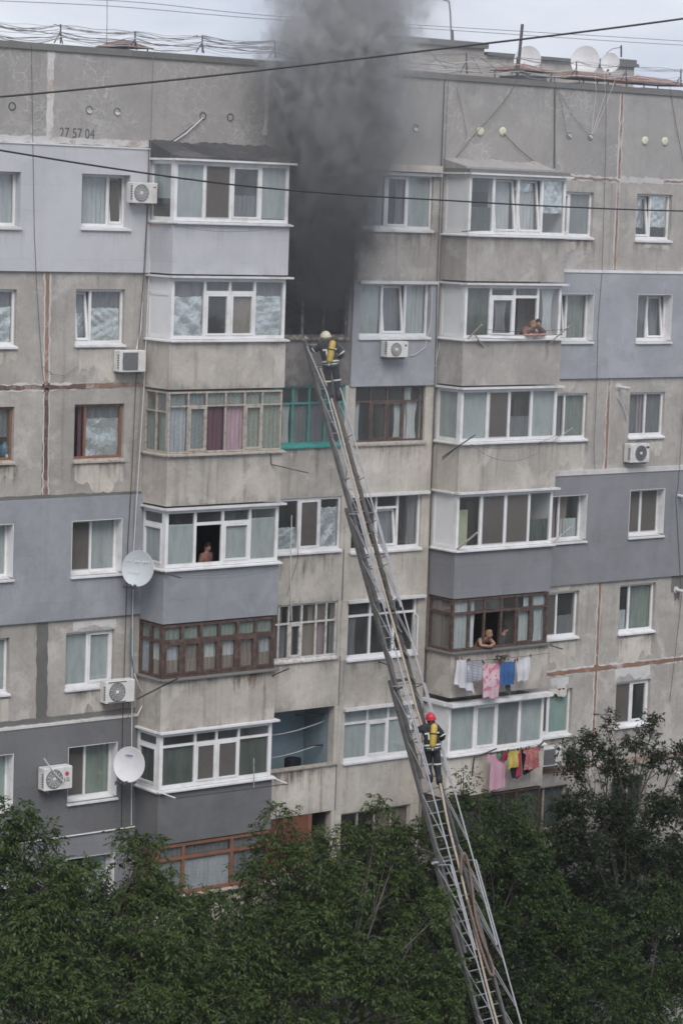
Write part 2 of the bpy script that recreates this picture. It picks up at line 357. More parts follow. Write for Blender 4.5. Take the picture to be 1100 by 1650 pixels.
def stain(key, col, op):
    """dirt washed down a wall: dense at one edge, running out in streaks"""
    b = NB(key); tc_ = b.n('ShaderNodeTexCoord'); sp = b.n('ShaderNodeSeparateXYZ'); b.put(sp.inputs[0], tc_.outputs['Generated']); n1 = b.noise(b.pos((5, 5, .45)), 1.2, 7, .75, .5); n2 = b.noise(b.pos((1.3, 1.3, 1.0)), 1.3, 5, .65)
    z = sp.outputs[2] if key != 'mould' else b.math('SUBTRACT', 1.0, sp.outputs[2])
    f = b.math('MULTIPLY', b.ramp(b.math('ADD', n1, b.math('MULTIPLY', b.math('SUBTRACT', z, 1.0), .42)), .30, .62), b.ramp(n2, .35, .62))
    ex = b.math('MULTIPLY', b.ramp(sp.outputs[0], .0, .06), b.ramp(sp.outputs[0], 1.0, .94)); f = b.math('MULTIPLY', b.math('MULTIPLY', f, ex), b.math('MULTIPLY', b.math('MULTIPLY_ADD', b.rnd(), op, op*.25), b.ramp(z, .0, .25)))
    df = b.node('ShaderNodeBsdfDiffuse', {'Color': (*col, 1)}); tr = b.n('ShaderNodeBsdfTransparent'); ms = b.n('ShaderNodeMixShader'); b.put(ms.inputs[0], f); b.t.links.new(tr.outputs[0], ms.inputs[1]); b.t.links.new(df.outputs[0], ms.inputs[2]); MATS[key] = b.done(ms)
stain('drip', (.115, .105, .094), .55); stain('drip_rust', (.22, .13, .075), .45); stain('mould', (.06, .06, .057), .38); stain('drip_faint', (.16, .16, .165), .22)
# ================================================================== ground
g = MB().add([(-400, -400, 0), (400, -400, 0), (400, 400, 0), (-400, 400, 0)], [(0, 1, 2, 3)]).build('ground', M['ground']); tag(g, kind='structure')
# ================================================================== the apartment building
BLD = thing('apartment_building', (0, 0, 0), 'tall weathered concrete panel apartment block with glazed balconies and smoke at its top floors', 'building')
def panel(name, mat, s0, s1, z0, z1, d0, d1, holes=(), parent=BLD):
    """one wall slab (d0..d1) with rectangular openings cut through it"""
    holes = [h for h in holes if h[0] < s1 and h[1] > s0 and h[2] < z1 and h[3] > z0]
    xs = sorted({s0, s1, *[min(max(x, s0), s1) for h in holes for x in h[:2]]}); zs = sorted({z0, z1, *[min(max(z, z0), z1) for h in holes for z in h[2:]]})
    nx, nz_ = len(xs)-1, len(zs)-1
    def solid(i, j):
        if not (0 <= i < nx and 0 <= j < nz_): return False
        cx, cz = (xs[i]+xs[i+1])/2, (zs[j]+zs[j+1])/2
        return not any(h[0] < cx < h[1] and h[2] < cz < h[3] for h in holes)
    mb = MB()
    for i in range(nx):
        for j in range(nz_):
            if not solid(i, j): continue
            a, b, c, d = xs[i], xs[i+1], zs[j], zs[j+1]
            mb.quad((a, -d1, c), (b, -d1, c), (b, -d1, d), (a, -d1, d)); mb.quad((b, -d0, c), (a, -d0, c), (a, -d0, d), (b, -d0, d))
            if not solid(i-1, j): mb.quad((a, -d0, c), (a, -d1, c), (a, -d1, d), (a, -d0, d))
            if not solid(i+1, j): mb.quad((b, -d1, c), (b, -d0, c), (b, -d0, d), (b, -d1, d))
            if not solid(i, j-1): mb.quad((a, -d0, c), (b, -d0, c), (b, -d1, c), (a, -d1, c))
            if not solid(i, j+1): mb.quad((a, -d1, d), (b, -d1, d), (b, -d0, d), (a, -d0, d))
    return mb.build(name, mat, parent)

class Glz:
    """glazing in one plane; loc(a, dep, z): a along, dep outward from the plane"""
    def __init__(self, loc, fmat): self.loc = loc; self.fr = MB(); self.ch = []; self.fm = fmat
    def bar(self, a0, a1, z0, z1, e0=-.06, e1=0.0, mb=None, sh=0.0, zr=0.0):
        q = lambda a, e, z: self.loc(a, e-sh*(z-zr), z)
        (mb or self.fr).hexa([q(a0, e1, z0), q(a1, e1, z0), q(a1, e0, z0), q(a0, e0, z0), q(a0, e1, z1), q(a1, e1, z1), q(a1, e0, z1), q(a0, e0, z1)])
    def ring(self, a0, a1, z0, z1, w, e0, e1, mb=None, sh=0.0, zr=0.0):
        self.bar(a0, a1, z0, z0+w, e0, e1, mb, sh, zr); self.bar(a0, a1, z1-w, z1, e0, e1, mb, sh, zr)
        self.bar(a0, a0+w, z0+w, z1-w, e0, e1, mb, sh, zr); self.bar(a1-w, a1, z0+w, z1-w, e0, e1, mb, sh, zr)
    def sheet(self, name, mat, a0, a1, z0, z1, e, sh=0.0, zr=None):
        zr = z0 if zr is None else zr; q = lambda a, z: self.loc(a, e-sh*(z-zr), z); self.ch.append((name, MB().quad(q(a0, z0), q(a1, z0), q(a1, z1), q(a0, z1)), mat))
    def curtain(self, mat, a0, a1, z0, z1, e, amp=.025, pitch=.13, gather=0.0, name='curtain'):
        n = max(6, int((a1-a0)/pitch*8)); ph = random.random()*6
        def fn(i, j):
            a = a0+(a1-a0)*i; mid = (a0+a1)/2; a = a+(mid-a)*gather*math.sin(math.pi*(1-j)*.9)
            return self.loc(a, e+amp*math.sin(i*(a1-a0)/pitch*6.283+ph+.6*math.sin(3*j))*(.6+.4*math.sin(i*9+ph)), z0+(z1-z0)*j)
        self.ch.append((name, MB().grid(fn, n, 4), mat))
    def blind(self, mat, a0, a1, z0, z1, e):
        n = max(4, int((z1-z0)/.045)); mb = MB(); tl = random.uniform(-.012, .012)
        for k in range(n):
            za = z0+(z1-z0)*k/n; zb_ = z0+(z1-z0)*(k+1)/n
            mb.quad(self.loc(a0, e+.012, za), self.loc(a1, e+.012, za+tl), self.loc(a1, e-.012, zb_+tl), self.loc(a0, e-.012, zb_))
        self.ch.append(('blind', mb, mat))
    def foil(self, a0, a1, z0, z1, e):
        """sheet of film taped to the glass: long creases fanning from its corners"""
        rn = random.Random(int(a0*100)+int(z0*37)); wv = [(rn.uniform(-1, 1)*2.6, rn.uniform(-1, 1)*2.2, rn.random(), rn.uniform(.006, .02)) for _ in range(5)]
        wv += [(rn.uniform(-1, 1)*7, rn.uniform(-1, 1)*6, rn.random(), rn.uniform(.002, .006)) for _ in range(6)]; jag = [rn.uniform(-1, 1) for _ in range(40)]
        def fn(i, j):
            x, z = (a1-a0)*i, (z1-z0)*j; h = sum(am*(abs(((x*fx+z*fz+ph) % 1)*2-1)-.5) for fx, fz, ph, am in wv)
            return self.loc(a0+x, e+h, z0+z+.018*jag[int(i*20)]*(1 if j in (0, 1) else 0))
        self.ch.append(('foil_sheet', MB().grid(fn, 20, 28), M['foil']))
    def cell(self, a0, a1, z0, z1, code):
        tk = {}
        for t in code.split():
            k, _, v = t.partition('='); tk[k] = v
        h = z1-z0; A0, A1, Z0, Z1 = a0, a1, z0, z1; sh = 0.0
        if 'wp' in tk:
            mb = MB(); self.bar(a0, a1, z0, z1, -.035, -.015, mb); self.ch.append(('filler_panel', mb, M['white_panel'])); return
        if 't' in tk:
            sh = .13; mb = MB(); w = .055; self.ring(a0+.01, a1-.01, z0+.01, z1-.02, w, -.045, .012, mb, sh, z0); self.ch.append(('sash', mb, self.fm)); A0, A1, Z0, Z1 = a0+w, a1-w, z0+w, z1-w
        elif 's' in tk:
            w = .05; mb = MB(); self.ring(a0+.004, a1-.004, z0+.004, z1-.004, w, -.05, .015, mb); self.ch.append(('sash', mb, self.fm)); A0, A1, Z0, Z1 = a0+w, a1-w, z0+w, z1-w
        if 'net' in tk: 
            if 's' not in tk:
                mb = MB(); self.ring(a0, a1, z0, z1, .022, -.005, .008, mb); self.ch.append(('screen_frame', mb, M['pvc_grey']))
            self.sheet('insect_screen', M['net'], A0, A1, Z0, Z1, -.004)
        elif 'op' not in tk: self.sheet('pane', M['glass'], A0, A1, Z0, Z1, -.03, sh, z0)
        ce = -.055-(.135*h if 't' in tk else 0)
        for k, v in tk.items():
            if k in ('bl', 'bg', 'bn'):
                lo, hi = (float(x) for x in v.split('-')) if v else (0, 1)
                self.blind({'bl': M['blind'], 'bg': M['blind_grey'], 'bn': M['blind_green']}[k], a0+.005, a1-.005, z0+h*lo, z0+h*hi, ce)
            elif k == 'cu': self.curtain(M[v], a0, a1, z0, z1, ce-.04)
            elif k == 'cl': self.curtain(M[v], a0, a0+(a1-a0)*.5, z0, z1, ce-.04, gather=.25)
            elif k == 'cr': self.curtain(M[v], a0+(a1-a0)*.5, a1, z0, z1, ce-.04, gather=.25)
            elif k == 'cm': self.curtain(M[v], a0+(a1-a0)*.2, a0+(a1-a0)*.85, z0, z1, ce-.04, gather=.35)
            elif k == 'cb': self.curtain(M[v], a0, a1, z0, z0+h*.45, ce-.03)
            elif k == 'ct': self.curtain(M[v], a0, a1, z0+h*.42, z1, ce-.05)
            elif k == 'fl': self.curtain(M[v], a0, a1, z0, z1, ce-.02, amp=.004)
            elif k == 'fo':
                lo, hi = (float(x) for x in v.split('-')) if v else (0, 1); self.foil(a0+.01, a1-.01, z0+h*lo, z0+h*hi, -.06-(.135*h if 't' in tk else 0))
    def columns(self, a0, a1, z0, z1, fw, cols, pw=None, outer=True):
        pw = pw or fw
        if outer: self.ring(a0, a1, z0, z1, fw, -.06, 0)
        A0, A1, Z0, Z1 = a0+fw, a1-fw, z0+fw, z1-fw
        tot = sum(c[0] for c in cols); x = A0; n = len(cols)
        free = (A1-A0)-pw*(n-1)
        for i, (w, sp) in enumerate(cols):
            cw = free*w/tot
            if isinstance(sp, tuple):       # (fraction, lower, upper): a transom
                fr, lo, up_ = sp; zt = Z0+(Z1-Z0)*fr
                self.bar(x, x+cw, zt-pw/2, zt+pw/2); self.cell(x, x+cw, Z0, zt-pw/2, lo); self.cell(x, x+cw, zt+pw/2, Z1, up_)
            else: self.cell(x, x+cw, Z0, Z1, sp)
            x += cw
            if i < n-1: self.bar(x, x+pw, Z0, Z1); x += pw
    def finish(self, name, parent):
        o = self.fr.build(name, self.fm, parent)
        return o
    def kids(self, parent):
        for n, mb, m in self.ch: mb.build(n, m, parent, smooth=n in ('curtain', 'foil_sheet'))
def front_loc(D): return lambda a, e, z: Vector((a, -(D+e), z))
def sill_mesh(s0, s1, z, da, db, drop=.05, lip=.045):
    mb = MB(); q = [(s0, da), (s1, da), (s1, db), (s0, db)]
    mb.hexa([(s0, -db, z-drop-lip), (s1, -db, z-drop-lip), (s1, -da, z-.04), (s0, -da, z-.04), (s0, -db, z-drop), (s1, -db, z-drop), (s1, -da, z), (s0, -da, z)])
    return mb
def window(hole, dfront, fmat, cols, fw=.06, pw=None, reveal=None, sill='flashing', rec=.12, name='window'):
    s0, s1, z0, z1 = hole
    G = Glz(front_loc(-rec), M[fmat]); G.columns(s0+.004, s1-.004, z0+.03, z1-.004, fw, cols, pw)
    w = G.finish(name, BLD); G.kids(w)
    if sill: sill_mesh(s0-.02, s1+.03, z0+.03, -rec+.005, dfront+.06).build('sill', M[sill], w)
    if reveal:
        mb = MB(); t = .012; mb.fb(s1-t, s1-.001, -rec+.003, dfront+.006, z0+.03, z1-t); mb.fb(s0+.001, s0+t, -rec+.003, dfront+.006, z0+.03, z1-t); mb.fb(s0+.001, s1-.001, -rec+.003, dfront+.006, z1-t, z1-.001)
        mb.build('reveal_lining', M[reveal], w)
    return w
def hole_of(u0, u1, vt, vb, w=None):
    um = (u0+u1)/2 if u0 is not None else u1-30; vm = (vt+vb)/2
    s1 = sx(u1, vm); s0 = sx(u0, vm) if u0 is not None else s1-w
    return (s0, s1, zx(um, vb), zx(um, vt))
# ---------------------------------------------------------------- wing windows (surveyed openings)
LW0 = [hole_of(None, u, a, b, 1.41) for u, a, b in ((31, 276, 365), (27, 466, 558), (23, 656, 745), (19, 845, 934), (15, 1030, 1120), (19, 1217, 1306), (12, 1390, 1478))]
LW1 = [hole_of(*q) for q in ((129, 207, 281, 367), (122, 201, 466, 555), (120, 200, 651, 741), (113, 194, 837, 925), (106, 184, 1017, 1107), (107, 186, 1199, 1288), (104, 181, 1378, 1466))]
RW2 = [hole_of(None, u, a, b, 1.41) for u, a, b in ((955, 309, 382), (952, 473, 550), (945, 634, 708), (941, 798, 872), (931, 954, 1028), (920, 1112, 1186), (912, 1268, 1340))]
RW3 = [hole_of(*q) for q in ((1024, 1081, 313, 387), (1022, 1078, 474, 550), (1013, 1069, 632, 703), (1010, 1066, 788, 863), (997, 1054, 941, 1018), (991, 1046, 1097, 1168), (984, 1040, 1250, 1322))]
RW4 = [(a+4.15, b_+4.15, c, d) for a, b_, c, d in RW3]; LWX = [(a-3.35, b_-3.35, c, d) for a, b_, c, d in LW0]      # next windows along each wing
ZL = [26.22, 23.22, 20.48, 17.80, 14.80, 12.24, 9.40, 6.6, 3.8, 0.0]
ZR = [25.99, 23.38, 20.43, 17.72, 14.62, 12.12, 9.30, 6.5, 3.7, 0.0]
SB0, SB1, DB = -6.5, -3.01, 1.066
SE0, SE1, DE = 2.86, 6.36, 1.03
SML, SMR = -9.37, 9.22
INS = .075
left_m = ['paint_pale', 'concrete', 'concrete', 'paint_blue', 'concrete', 'paint_dark', 'paint_grey', 'concrete', 'concrete']
right_m = ['concrete', 'paint_mid', 'concrete', 'paint_grey', 'concrete', 'concrete', 'concrete', 'concrete', 'concrete']
for k in range(9):
    lz0, lz1 = ZL[k+1]+.006, ZL[k]-.006; rz0, rz1 = ZR[k+1]+.006, ZR[k]-.006
    di = INS if left_m[k].startswith('paint') else 0.0; dr = INS if right_m[k].startswith('paint') else 0.0
    hl = [LWX[k], LW0[k], LW1[k]] if k < 7 else []; hr = [RW2[k], RW3[k], RW4[k]] if k < 7 else []
    nm = lambda d: 'insulation_panel' if d else 'wall_panel'
    panel(nm(di), M[left_m[k]], -17.5, SML-.012, lz0, lz1, -.30, di, hl)
    panel(nm(di), M[left_m[k]], SML+.012 if not di else SML-.012, SB0, lz0, lz1, -.30, di, hl)
    panel('wall_panel', M['concrete'], SB0+.002, SB1-.002, lz0, lz1, -.30, 0.0, [(SB0+.7, SB1-.7, lz0+.15, lz1-.5)])
    panel('wall_panel', M['concrete'], SE0+.002, SE1-.002, rz0, rz1, -.30, 0.0, [(SE0+.7, SE1-.7, rz0+.15, rz1-.5)])
    panel(nm(dr), M[right_m[k]], SE1, SMR-.012 if not dr else SMR+.012, rz0, rz1, -.30, dr, hr)
    panel(nm(dr), M[right_m[k]], SMR+.012, 19.0, rz0, rz1, -.30, dr, hr)
# ---------------------------------------------------------------- parapet, roof, end walls, inside
ZP = 28.40
for a, b_, m in ((-17.5, SML-.01, 'parapet_crack'), (SML+.01, SB1-.01, 'parapet_crack'), (SB1+.01, -.10, 'parapet_plain'), (-.09, 2.72, 'parapet_plain'), (2.74, 6.72, 'parapet_crack'), (6.74, SMR-.01, 'parapet_crack'), (SMR+.01, 19.0, 'parapet_plain')):
    z0 = ZL[0]+.006 if b_ < SB1 else (26.05 if b_ < 3 else ZR[0]+.006)
    panel('parapet_panel', M[m], a, b_, z0, ZP, -.28, 0.0)
for a, b_ in ((-17.5, -7.1), (-7.09, -2.2), (-2.19, 2.7), (2.71, 7.6), (7.61, 12.5), (12.51, 19.0)):
    MB().fb(a, b_, -.36, .05, ZP+.002, ZP+.16+random.uniform(-.015, .02)).build('coping', M['cement'], BLD)
MB().fb(-17.5, 19.0, -14, -.361, 28.0, 28.25).build('roof_slab', M['bitumen'], BLD)
mb = MB(); mb.fb(-17.6, -17.51, -14, 0, 0, 28.4); mb.fb(19.01, 19.1, -14, 0, 0, 28.4); mb.fb(-17.6, 19.1, -14.1, -14.01, 0, 28.4); mb.build('end_wall', M['concrete'], BLD)
mb = MB(); mb.fb(-17.4, 18.9, -4.1, -4.0, 0, 28.0)
for z in ZL[:-1]: mb.fb(-17.4, 18.9, -3.99, -.31, z-.12, z+.06)
for s in (-13, SML, SB0, SB1-.08, -.1, 2.8, SE1, SMR, 14): mb.fb(s-.06, s+.06, -3.98, -.315, 0, 26.0)
mb.build('interior', M['interior'], BLD)
# ---------------------------------------------------------------- wing windows: frames and what hangs behind the glass
W = lambda *c: list(c)
wspec_l1 = [('pvc', W((66, 'cu=cu_pale'), (32, 'net t')), None, .18), ('pvc', W((30, 't fo=0-.55 bg'), (66, 'fo=0-.66 ct=cu_grey')), None, .10), ('wood_red', W((22, 'op cr=cu_mauve'), (78, 'fo=0-.76 ct=cu_grey')), None, .10),
            ('pvc', W((48, 'net'), (50, 'bl')), 'pvc', .20), ('pvc', W((48, 'bl'), (52, 'bl s')), None, .10), ('pvc', W((45, 'net'), (55, 'fl=cu_green')), 'pvc', .20), ('pvc', W((50, 'dk'), (50, 'bl')), 'pvc', .2)]
for k, (fm, cols, rv, rec) in enumerate(wspec_l1):
    window(LW1[k], INS if left_m[k].startswith('paint') else 0, fm, cols, reveal=rv, rec=rec, sill='flashing' if fm == 'pvc' else 'wood_old')
wspec_l0 = [('pvc', W((40, 'dk'), (60, 'cu=cu_pale')), None, .16), ('pvc', W((40, 'dk'), (60, 'fo=0-.7 ct=cu_grey')), None, .10), ('wood_red', W((45, 'cu=cu_grey'), (55, 'ct=cu_grey')), None, .10), ('pvc', W((50, 'net'), (50, 'bl')), 'pvc', .20),
            ('pvc', W((50, 'bl'), (50, 'bl')), None, .12), ('pvc', W((50, 'net'), (50, 'bn')), 'pvc', .2), ('pvc', W((50, 'dk'), (50, 'bl')), 'pvc', .2)]
for k, (fm, cols, rv, rec) in enumerate(wspec_l0):
    window(LW0[k], INS if left_m[k].startswith('paint') else 0, fm, cols, reveal=rv, rec=rec, sill='flashing' if fm == 'pvc' else 'wood_old')
wspec_r2 = [('pvc', W((40, 'cu=cu_grey s'), (60, 'bg')), None, .10), ('pvc', W((42, 'cu=cu_grey t'), (58, 'cu=cu_green')), 'pvc', .17), ('pvc', W((42, 'cu=cu_grey'), (58, 'cu=cu_green')), None, .08), ('pvc', W((40, 'cr=cu_beige'), (60, 'cl=cu_beige cb=cu_pale')), 'pvc', .18),
            ('pvc', W((45, 'net'), (55, 'cb=cu_grey')), None, .10), ('pvc', W((42, 'net s'), (58, 'bn')), None, .10), ('wood_old', W((40, 'cu=cu_dkgreen'), (60, 'cu=cu_dkgreen')), None, .10)]
for k, (fm, cols, rv, rec) in enumerate(wspec_r2): window(RW2[k], INS if right_m[k].startswith('paint') else 0, fm, cols, reveal=rv, rec=rec, sill='flashing' if k < 6 else 'cement')
wspec_r3 = [('pvc', W((46, 't fo=.22-1'), (54, 'fo=.24-1')), None, .12), ('pvc', W((46, 'cu=cu_grey'), (54, 't cu=cu_grey')), 'pvc', .18), ('pvc', W((50, 'cu=cu_grey cr=cu_pinkpale'), (50, 'cu=cu_grey')), None, .08), ('pvc', W((48, 'net'), (52, 'net')), 'pvc', .18),
            ('pvc', W((30, 'cb=cu_pale'), (70, 'cu=cu_green')), None, .10), ('pvc', W((48, 'net'), (52, 'dk s')), None, .10), ('wood_old', W((50, 'dk'), (50, 'dk')), None, .10)]
for k, (fm, cols, rv, rec) in enumerate(wspec_r3): window(RW3[k], INS if right_m[k].startswith('paint') else 0, fm, cols, reveal=rv, rec=rec, sill='flashing' if k < 6 else 'cement')
for k in range(7):
    window(RW4[k], INS if right_m[k].startswith('paint') else 0, 'pvc', W((46, ('bl', 'net', 'cu=cu_grey', 'dk', 'cu=cu_pale', 'net', 'dk')[k]), (54, ('cu=cu_pale', 'bl', 'net', 'cu=cu_green', 'bl', 'cu=cu_grey', 'bl')[k])), rec=.12)
    window(LWX[k], INS if left_m[k].startswith('paint') else 0, 'pvc', W((50, ('net', 'bl', 'cu=cu_grey', 'bl', 'dk', 'cu=cu_pale', 'bl')[k]), (50, ('bl', 'dk', 'cu=cu_pale', 'net', 'bl', 'bl', 'dk')[k])), rec=.12)
# ---------------------------------------------------------------- middle bays C (burning flat's column) and D
SC0, SC1, SD0, SD1 = -2.98, -.22, .12, 2.5
c_sill = [zx(515, v) for v in (370, 544, 717)]+[zx(505, 888), zx(495, 1062), zx(490, 1238), zx(485, 1405)]
c_head = [zx(515, 281), zx(515, 454), zx(507, 622), zx(503, 802), zx(496, 972), zx(492, 1143), zx(488, 1313)]
d_sill = [zx(641, 370), zx(635, 543), zx(631, 713), zx(622, 886), zx(618, 1057), zx(610, 1222), zx(600, 1390)]
d_head = [zx(641, 281), zx(635, 456), zx(631, 622), zx(622, 797), zx(618, 966), zx(612, 1138), zx(605, 1304)]
cpm = ['soot', 'scorched', 'concrete_warm', 'cream', 'cream', 'cream', 'concrete_warm']
dpm = ['concrete', 'paint_mid', 'cream', 'cream', 'concrete_warm', 'cream', 'concrete_warm']
panel('wall_panel', M['soot'], SC0-.03, -.105, c_head[0]+.006, 26.04, -.3, 0); panel('wall_panel', M['concrete'], -.095, 2.8, d_head[0]+.006, 26.04, -.3, 0)
for k in range(7):
    zc = c_head[k+1] if k < 6 else .0; zd = d_head[k+1] if k < 6 else .0
    panel('parapet_panel', M[cpm[k]], SC0-.03, -.105, zc+.006, c_sill[k]-.002, -.12, 0.0)
    panel('insulation_panel' if k == 1 else 'parapet_panel', M[dpm[k]], -.095, 2.8, zd+.006, d_sill[k]-.002, -.12, .05 if k == 1 else 0.0)
    for a, b_, z0, z1, m, dd in ((SC1, -.105, c_sill[k], c_head[k], 'scorched' if k < 2 else 'cream', 0), (-.095, SD0, d_sill[k], d_head[k], 'paint_mid' if k == 1 else ('concrete' if k == 0 else 'cream'), .05 if k == 1 else 0), (SD1, 2.8, d_sill[k], d_head[k], 'paint_mid' if k == 1 else ('concrete' if k == 0 else 'cream'), .05 if k == 1 else 0)):
        panel('pilaster', M[m], a, b_, z0, z1, -.25, dd)
cspec = [('charred', W((30, 'dk'), (32, 'dk'), (30, 'dk'), (40, 'dk'))), ('charred', W((24, 'op'), (30, 'op'), (28, 'op'), (30, 'op'))),
         ('teal', W((28, (.72, 'cr=cu_grey', 'dk')), (28, (.72, 'cr=cu_white', 'dk')), (28, (.72, 'cu=cu_grey', 'cl=cu_grey')), (27, (.72, 'fl=cu_grey', 'dk')), (31, (.72, 'cl=cu_grey', 'dk')))),
         ('pvc', W((40, 'fo=0-.5'), (39, 'fo=.0-.45'), (40, 'net s'), (37, 'fo=.0-.82'))), 
         ('wood_white', W((24, (.66, 'cu=cu_brown', 'dk')), (24, (.66, 'cu=cu_brown', 'cu=cu_brown')), (18, (.66, 'cu=cu_grey', 'cl=cu_brown')), (24, (.66, 's cl=cu_brown', 'dk')), (27, (.66, 'fl=cu_beige', 'cr=cu_brown')), (19, (.66, 'cu=cu_pinkpale', 'cu=cu_brown')), (17, (.66, 'cr=cu_grey', 'cr=cu_brown'))))]
for k, (fm, cols) in enumerate(cspec):
    window((SC0, SC1, c_sill[k], c_head[k]), 0, fm, cols, fw=.045 if fm != 'pvc' else .06, rec=.05, sill={0: 'charred', 1: 'charred', 2: 'teal', 3: 'flashing', 4: 'wood_white'}[k])
dspec = [('pvc', W((36, 'cu=cu_pale'), (34, 's cr=cu_grey'), (36, 'bl'))), ('pvc', W((36, 'cu=cu_pale'), (36, 't cu=cu_grey'), (33, 'cu=cu_pale'))),
         ('wood_brown', W((24, (.74, 'cl=cu_pale', 'dk')), (25, (.74, 's dk', 'dk')), (25, (.74, 's cr=cu_white', 'dk')), (30, (.74, 'cm=cu_white', 'cl=cu_pale')))),
         ('pvc', W((42, 'dk'), (36, (.78, 't cu=cu_grey', 'dk')), (36, 'cr=cu_grey'))), ('pvc', W((34, (.76, 'cl=cu_grey', 'dk')), (36, (.76, 'dk', 'dk')), (32, (.76, 'op', 'dk')))),
         ('pvc', W((36, (.74, 'bl', 'bl')), (32, (.74, 's bl', 'bl')), (36, (.74, 'bl', 'bl')))), ('wood_old', W((24, 'dk'), (24, 'dk'), (24, 'cu=cu_beige'), (24, 'cu=cu_beige')))]
for k, (fm, cols) in enumerate(dspec):
    w = window((SD0, SD1, d_sill[k], d_head[k]), .05 if k == 1 else 0, fm, cols, fw=.045 if fm != 'pvc' else .06, rec=.07, sill='flashing' if fm == 'pvc' else 'wood_old')
    if k in (0, 1, 3, 4, 5): MB().fb(SD0-.05, SD1+.2, .052 if k == 1 else .002, .12, d_head[k]-.02, d_head[k]+.055).build('drip_cap', M['flashing'], w)
    if k == 4:      # casement swung open outwards
        G = Glz(lambda a, e, z: Vector((SD1-.06-a*.55+e*.3, -(.02+a*.8+e), z)), M['pvc']); zb_, zt_ = d_sill[k]+.08, d_sill[k]+.08+(d_head[k]-d_sill[k])*.66
        G.ring(0, .72, zb_, zt_, .05, -.04, 0); G.sheet('pane', M['glass'], .05, .67, zb_+.05, zt_-.05, -.02); o = G.fr.build('open_sash', M['pvc'], w); G.kids(w)
# soot-black room behind the burnt window
mb = MB(); z0, z1 = c_sill[1]-.5, c_head[1]+.25
mb.fb(SC0+.02, SC1+.1, -2.4, -2.35, z0, z1); mb.fb(SC0-.05, SC0, -2.35, -.16, z0, z1); mb.fb(SC1+.05, SC1+.1, -2.35, -.3, z0, z1); mb.fb(SC0, SC1, -2.35, -.16, z1-.05, z1); mb.fb(SC0, SC1, -2.35, -.16, z0, z0+.05)
mb.build('burnt_room', M['soot'], BLD)
mb = MB(); rn = random.Random(3)
for i in range(14):
    x = rn.uniform(SC0+.2, SC1-.2); y = rn.uniform(.5, 1.8); a = rn.uniform(.15, .45); h = rn.uniform(.3, 1.0)
    mb.hexa([(x, y, z0+.06), (x+a, y+.05, z0+.06), (x+a, y+a, z0+.06), (x, y+a, z0+.06), (x+.1, y, z0+h), (x+a+.15, y+.1, z0+h+.1), (x+a, y+a, z0+h), (x+.05, y+a, z0+h-.1)])
mb.build('burnt_debris', M['soot'], BLD)
# open loggia (sixth row of bay C): blue plaster room, door, washing lines
z0, z1 = c_sill[5], c_head[5]
mb = MB(); mb.fb(SC0-.02, SC1+.02, -1.35, -1.3, z0-1.1, z1+.02); mb.fb(SC1+.003, SC1+.06, -1.3, -.26, z0-1.1, z1); mb.fb(SC0-.05, SC0-.003, -1.3, -.13, z0-1.1, z1)
mb.build('loggia_wall', M['plaster_blue'], BLD)
MB().fb(SC0-.02, SC1+.02, -1.299, -.121, z0-1.15, z0-1.1).build('loggia_floor', M['cement'], BLD)
G = Glz(front_loc(-1.26), M['pvc_grey']); G.columns(SC0+.5, SC0+1.42, z0-1.0, z1-.12, .07, [(1, (.42, 'wp', 'cu=cu_brown'))]); o = G.finish('balcony_door', BLD); G.kids(o)
MB().fb(SC0+1.44, SC0+1.52, -1.29, -1.2, z0-1.0, z1-.05).build('door_post', M['rust'], BLD)
MB().fb(SC0-.02, -.12, -.14, .06, z0+.001, z0+.05).build('sill', M['wood_old'], BLD)
for i, (za, zb_) in enumerate(((.95, 1.12), (.93, 1.05), (.30, .42), (.27, .38))):
    pts = [(SC0+.05+(SC1-SC0-.1)*t, .35+.12*i, z0+za+(zb_-za)*t-.12*math.sin(math.pi*t)) for t in [j/8 for j in range(9)]]
    MB().tube(pts, .006, 4).build('washing_line', M['cable_pale'], BLD)
MB().tube([(SC1-.02, .45, z0+.45), (SC1-.62, .42, z0+.5)], .03).build('line_bar', M['steel_dark'], BLD); MB().tube([(SC1-.02, .4, z0+1.28), (SC1-.9, .5, z0+1.34)], .025).build('line_bar', M['steel_dark'], BLD)
# lowest visible row of bay C: brown boarding beside a dark opening
panel('boarding', M['brown_panel'], SC0, SC0+2.0, c_sill[6], c_head[6], -.1, -.02); MB().fb(SC0+2.0, SC0+2.12, -.12, 0, c_sill[6], c_head[6]).build('door_post', M['wood_red'], BLD)
panel('loggia_wall', M['paint_grey'], SC0+2.12, SC1+.05, c_sill[6], c_head[6], -1.3, -1.2)
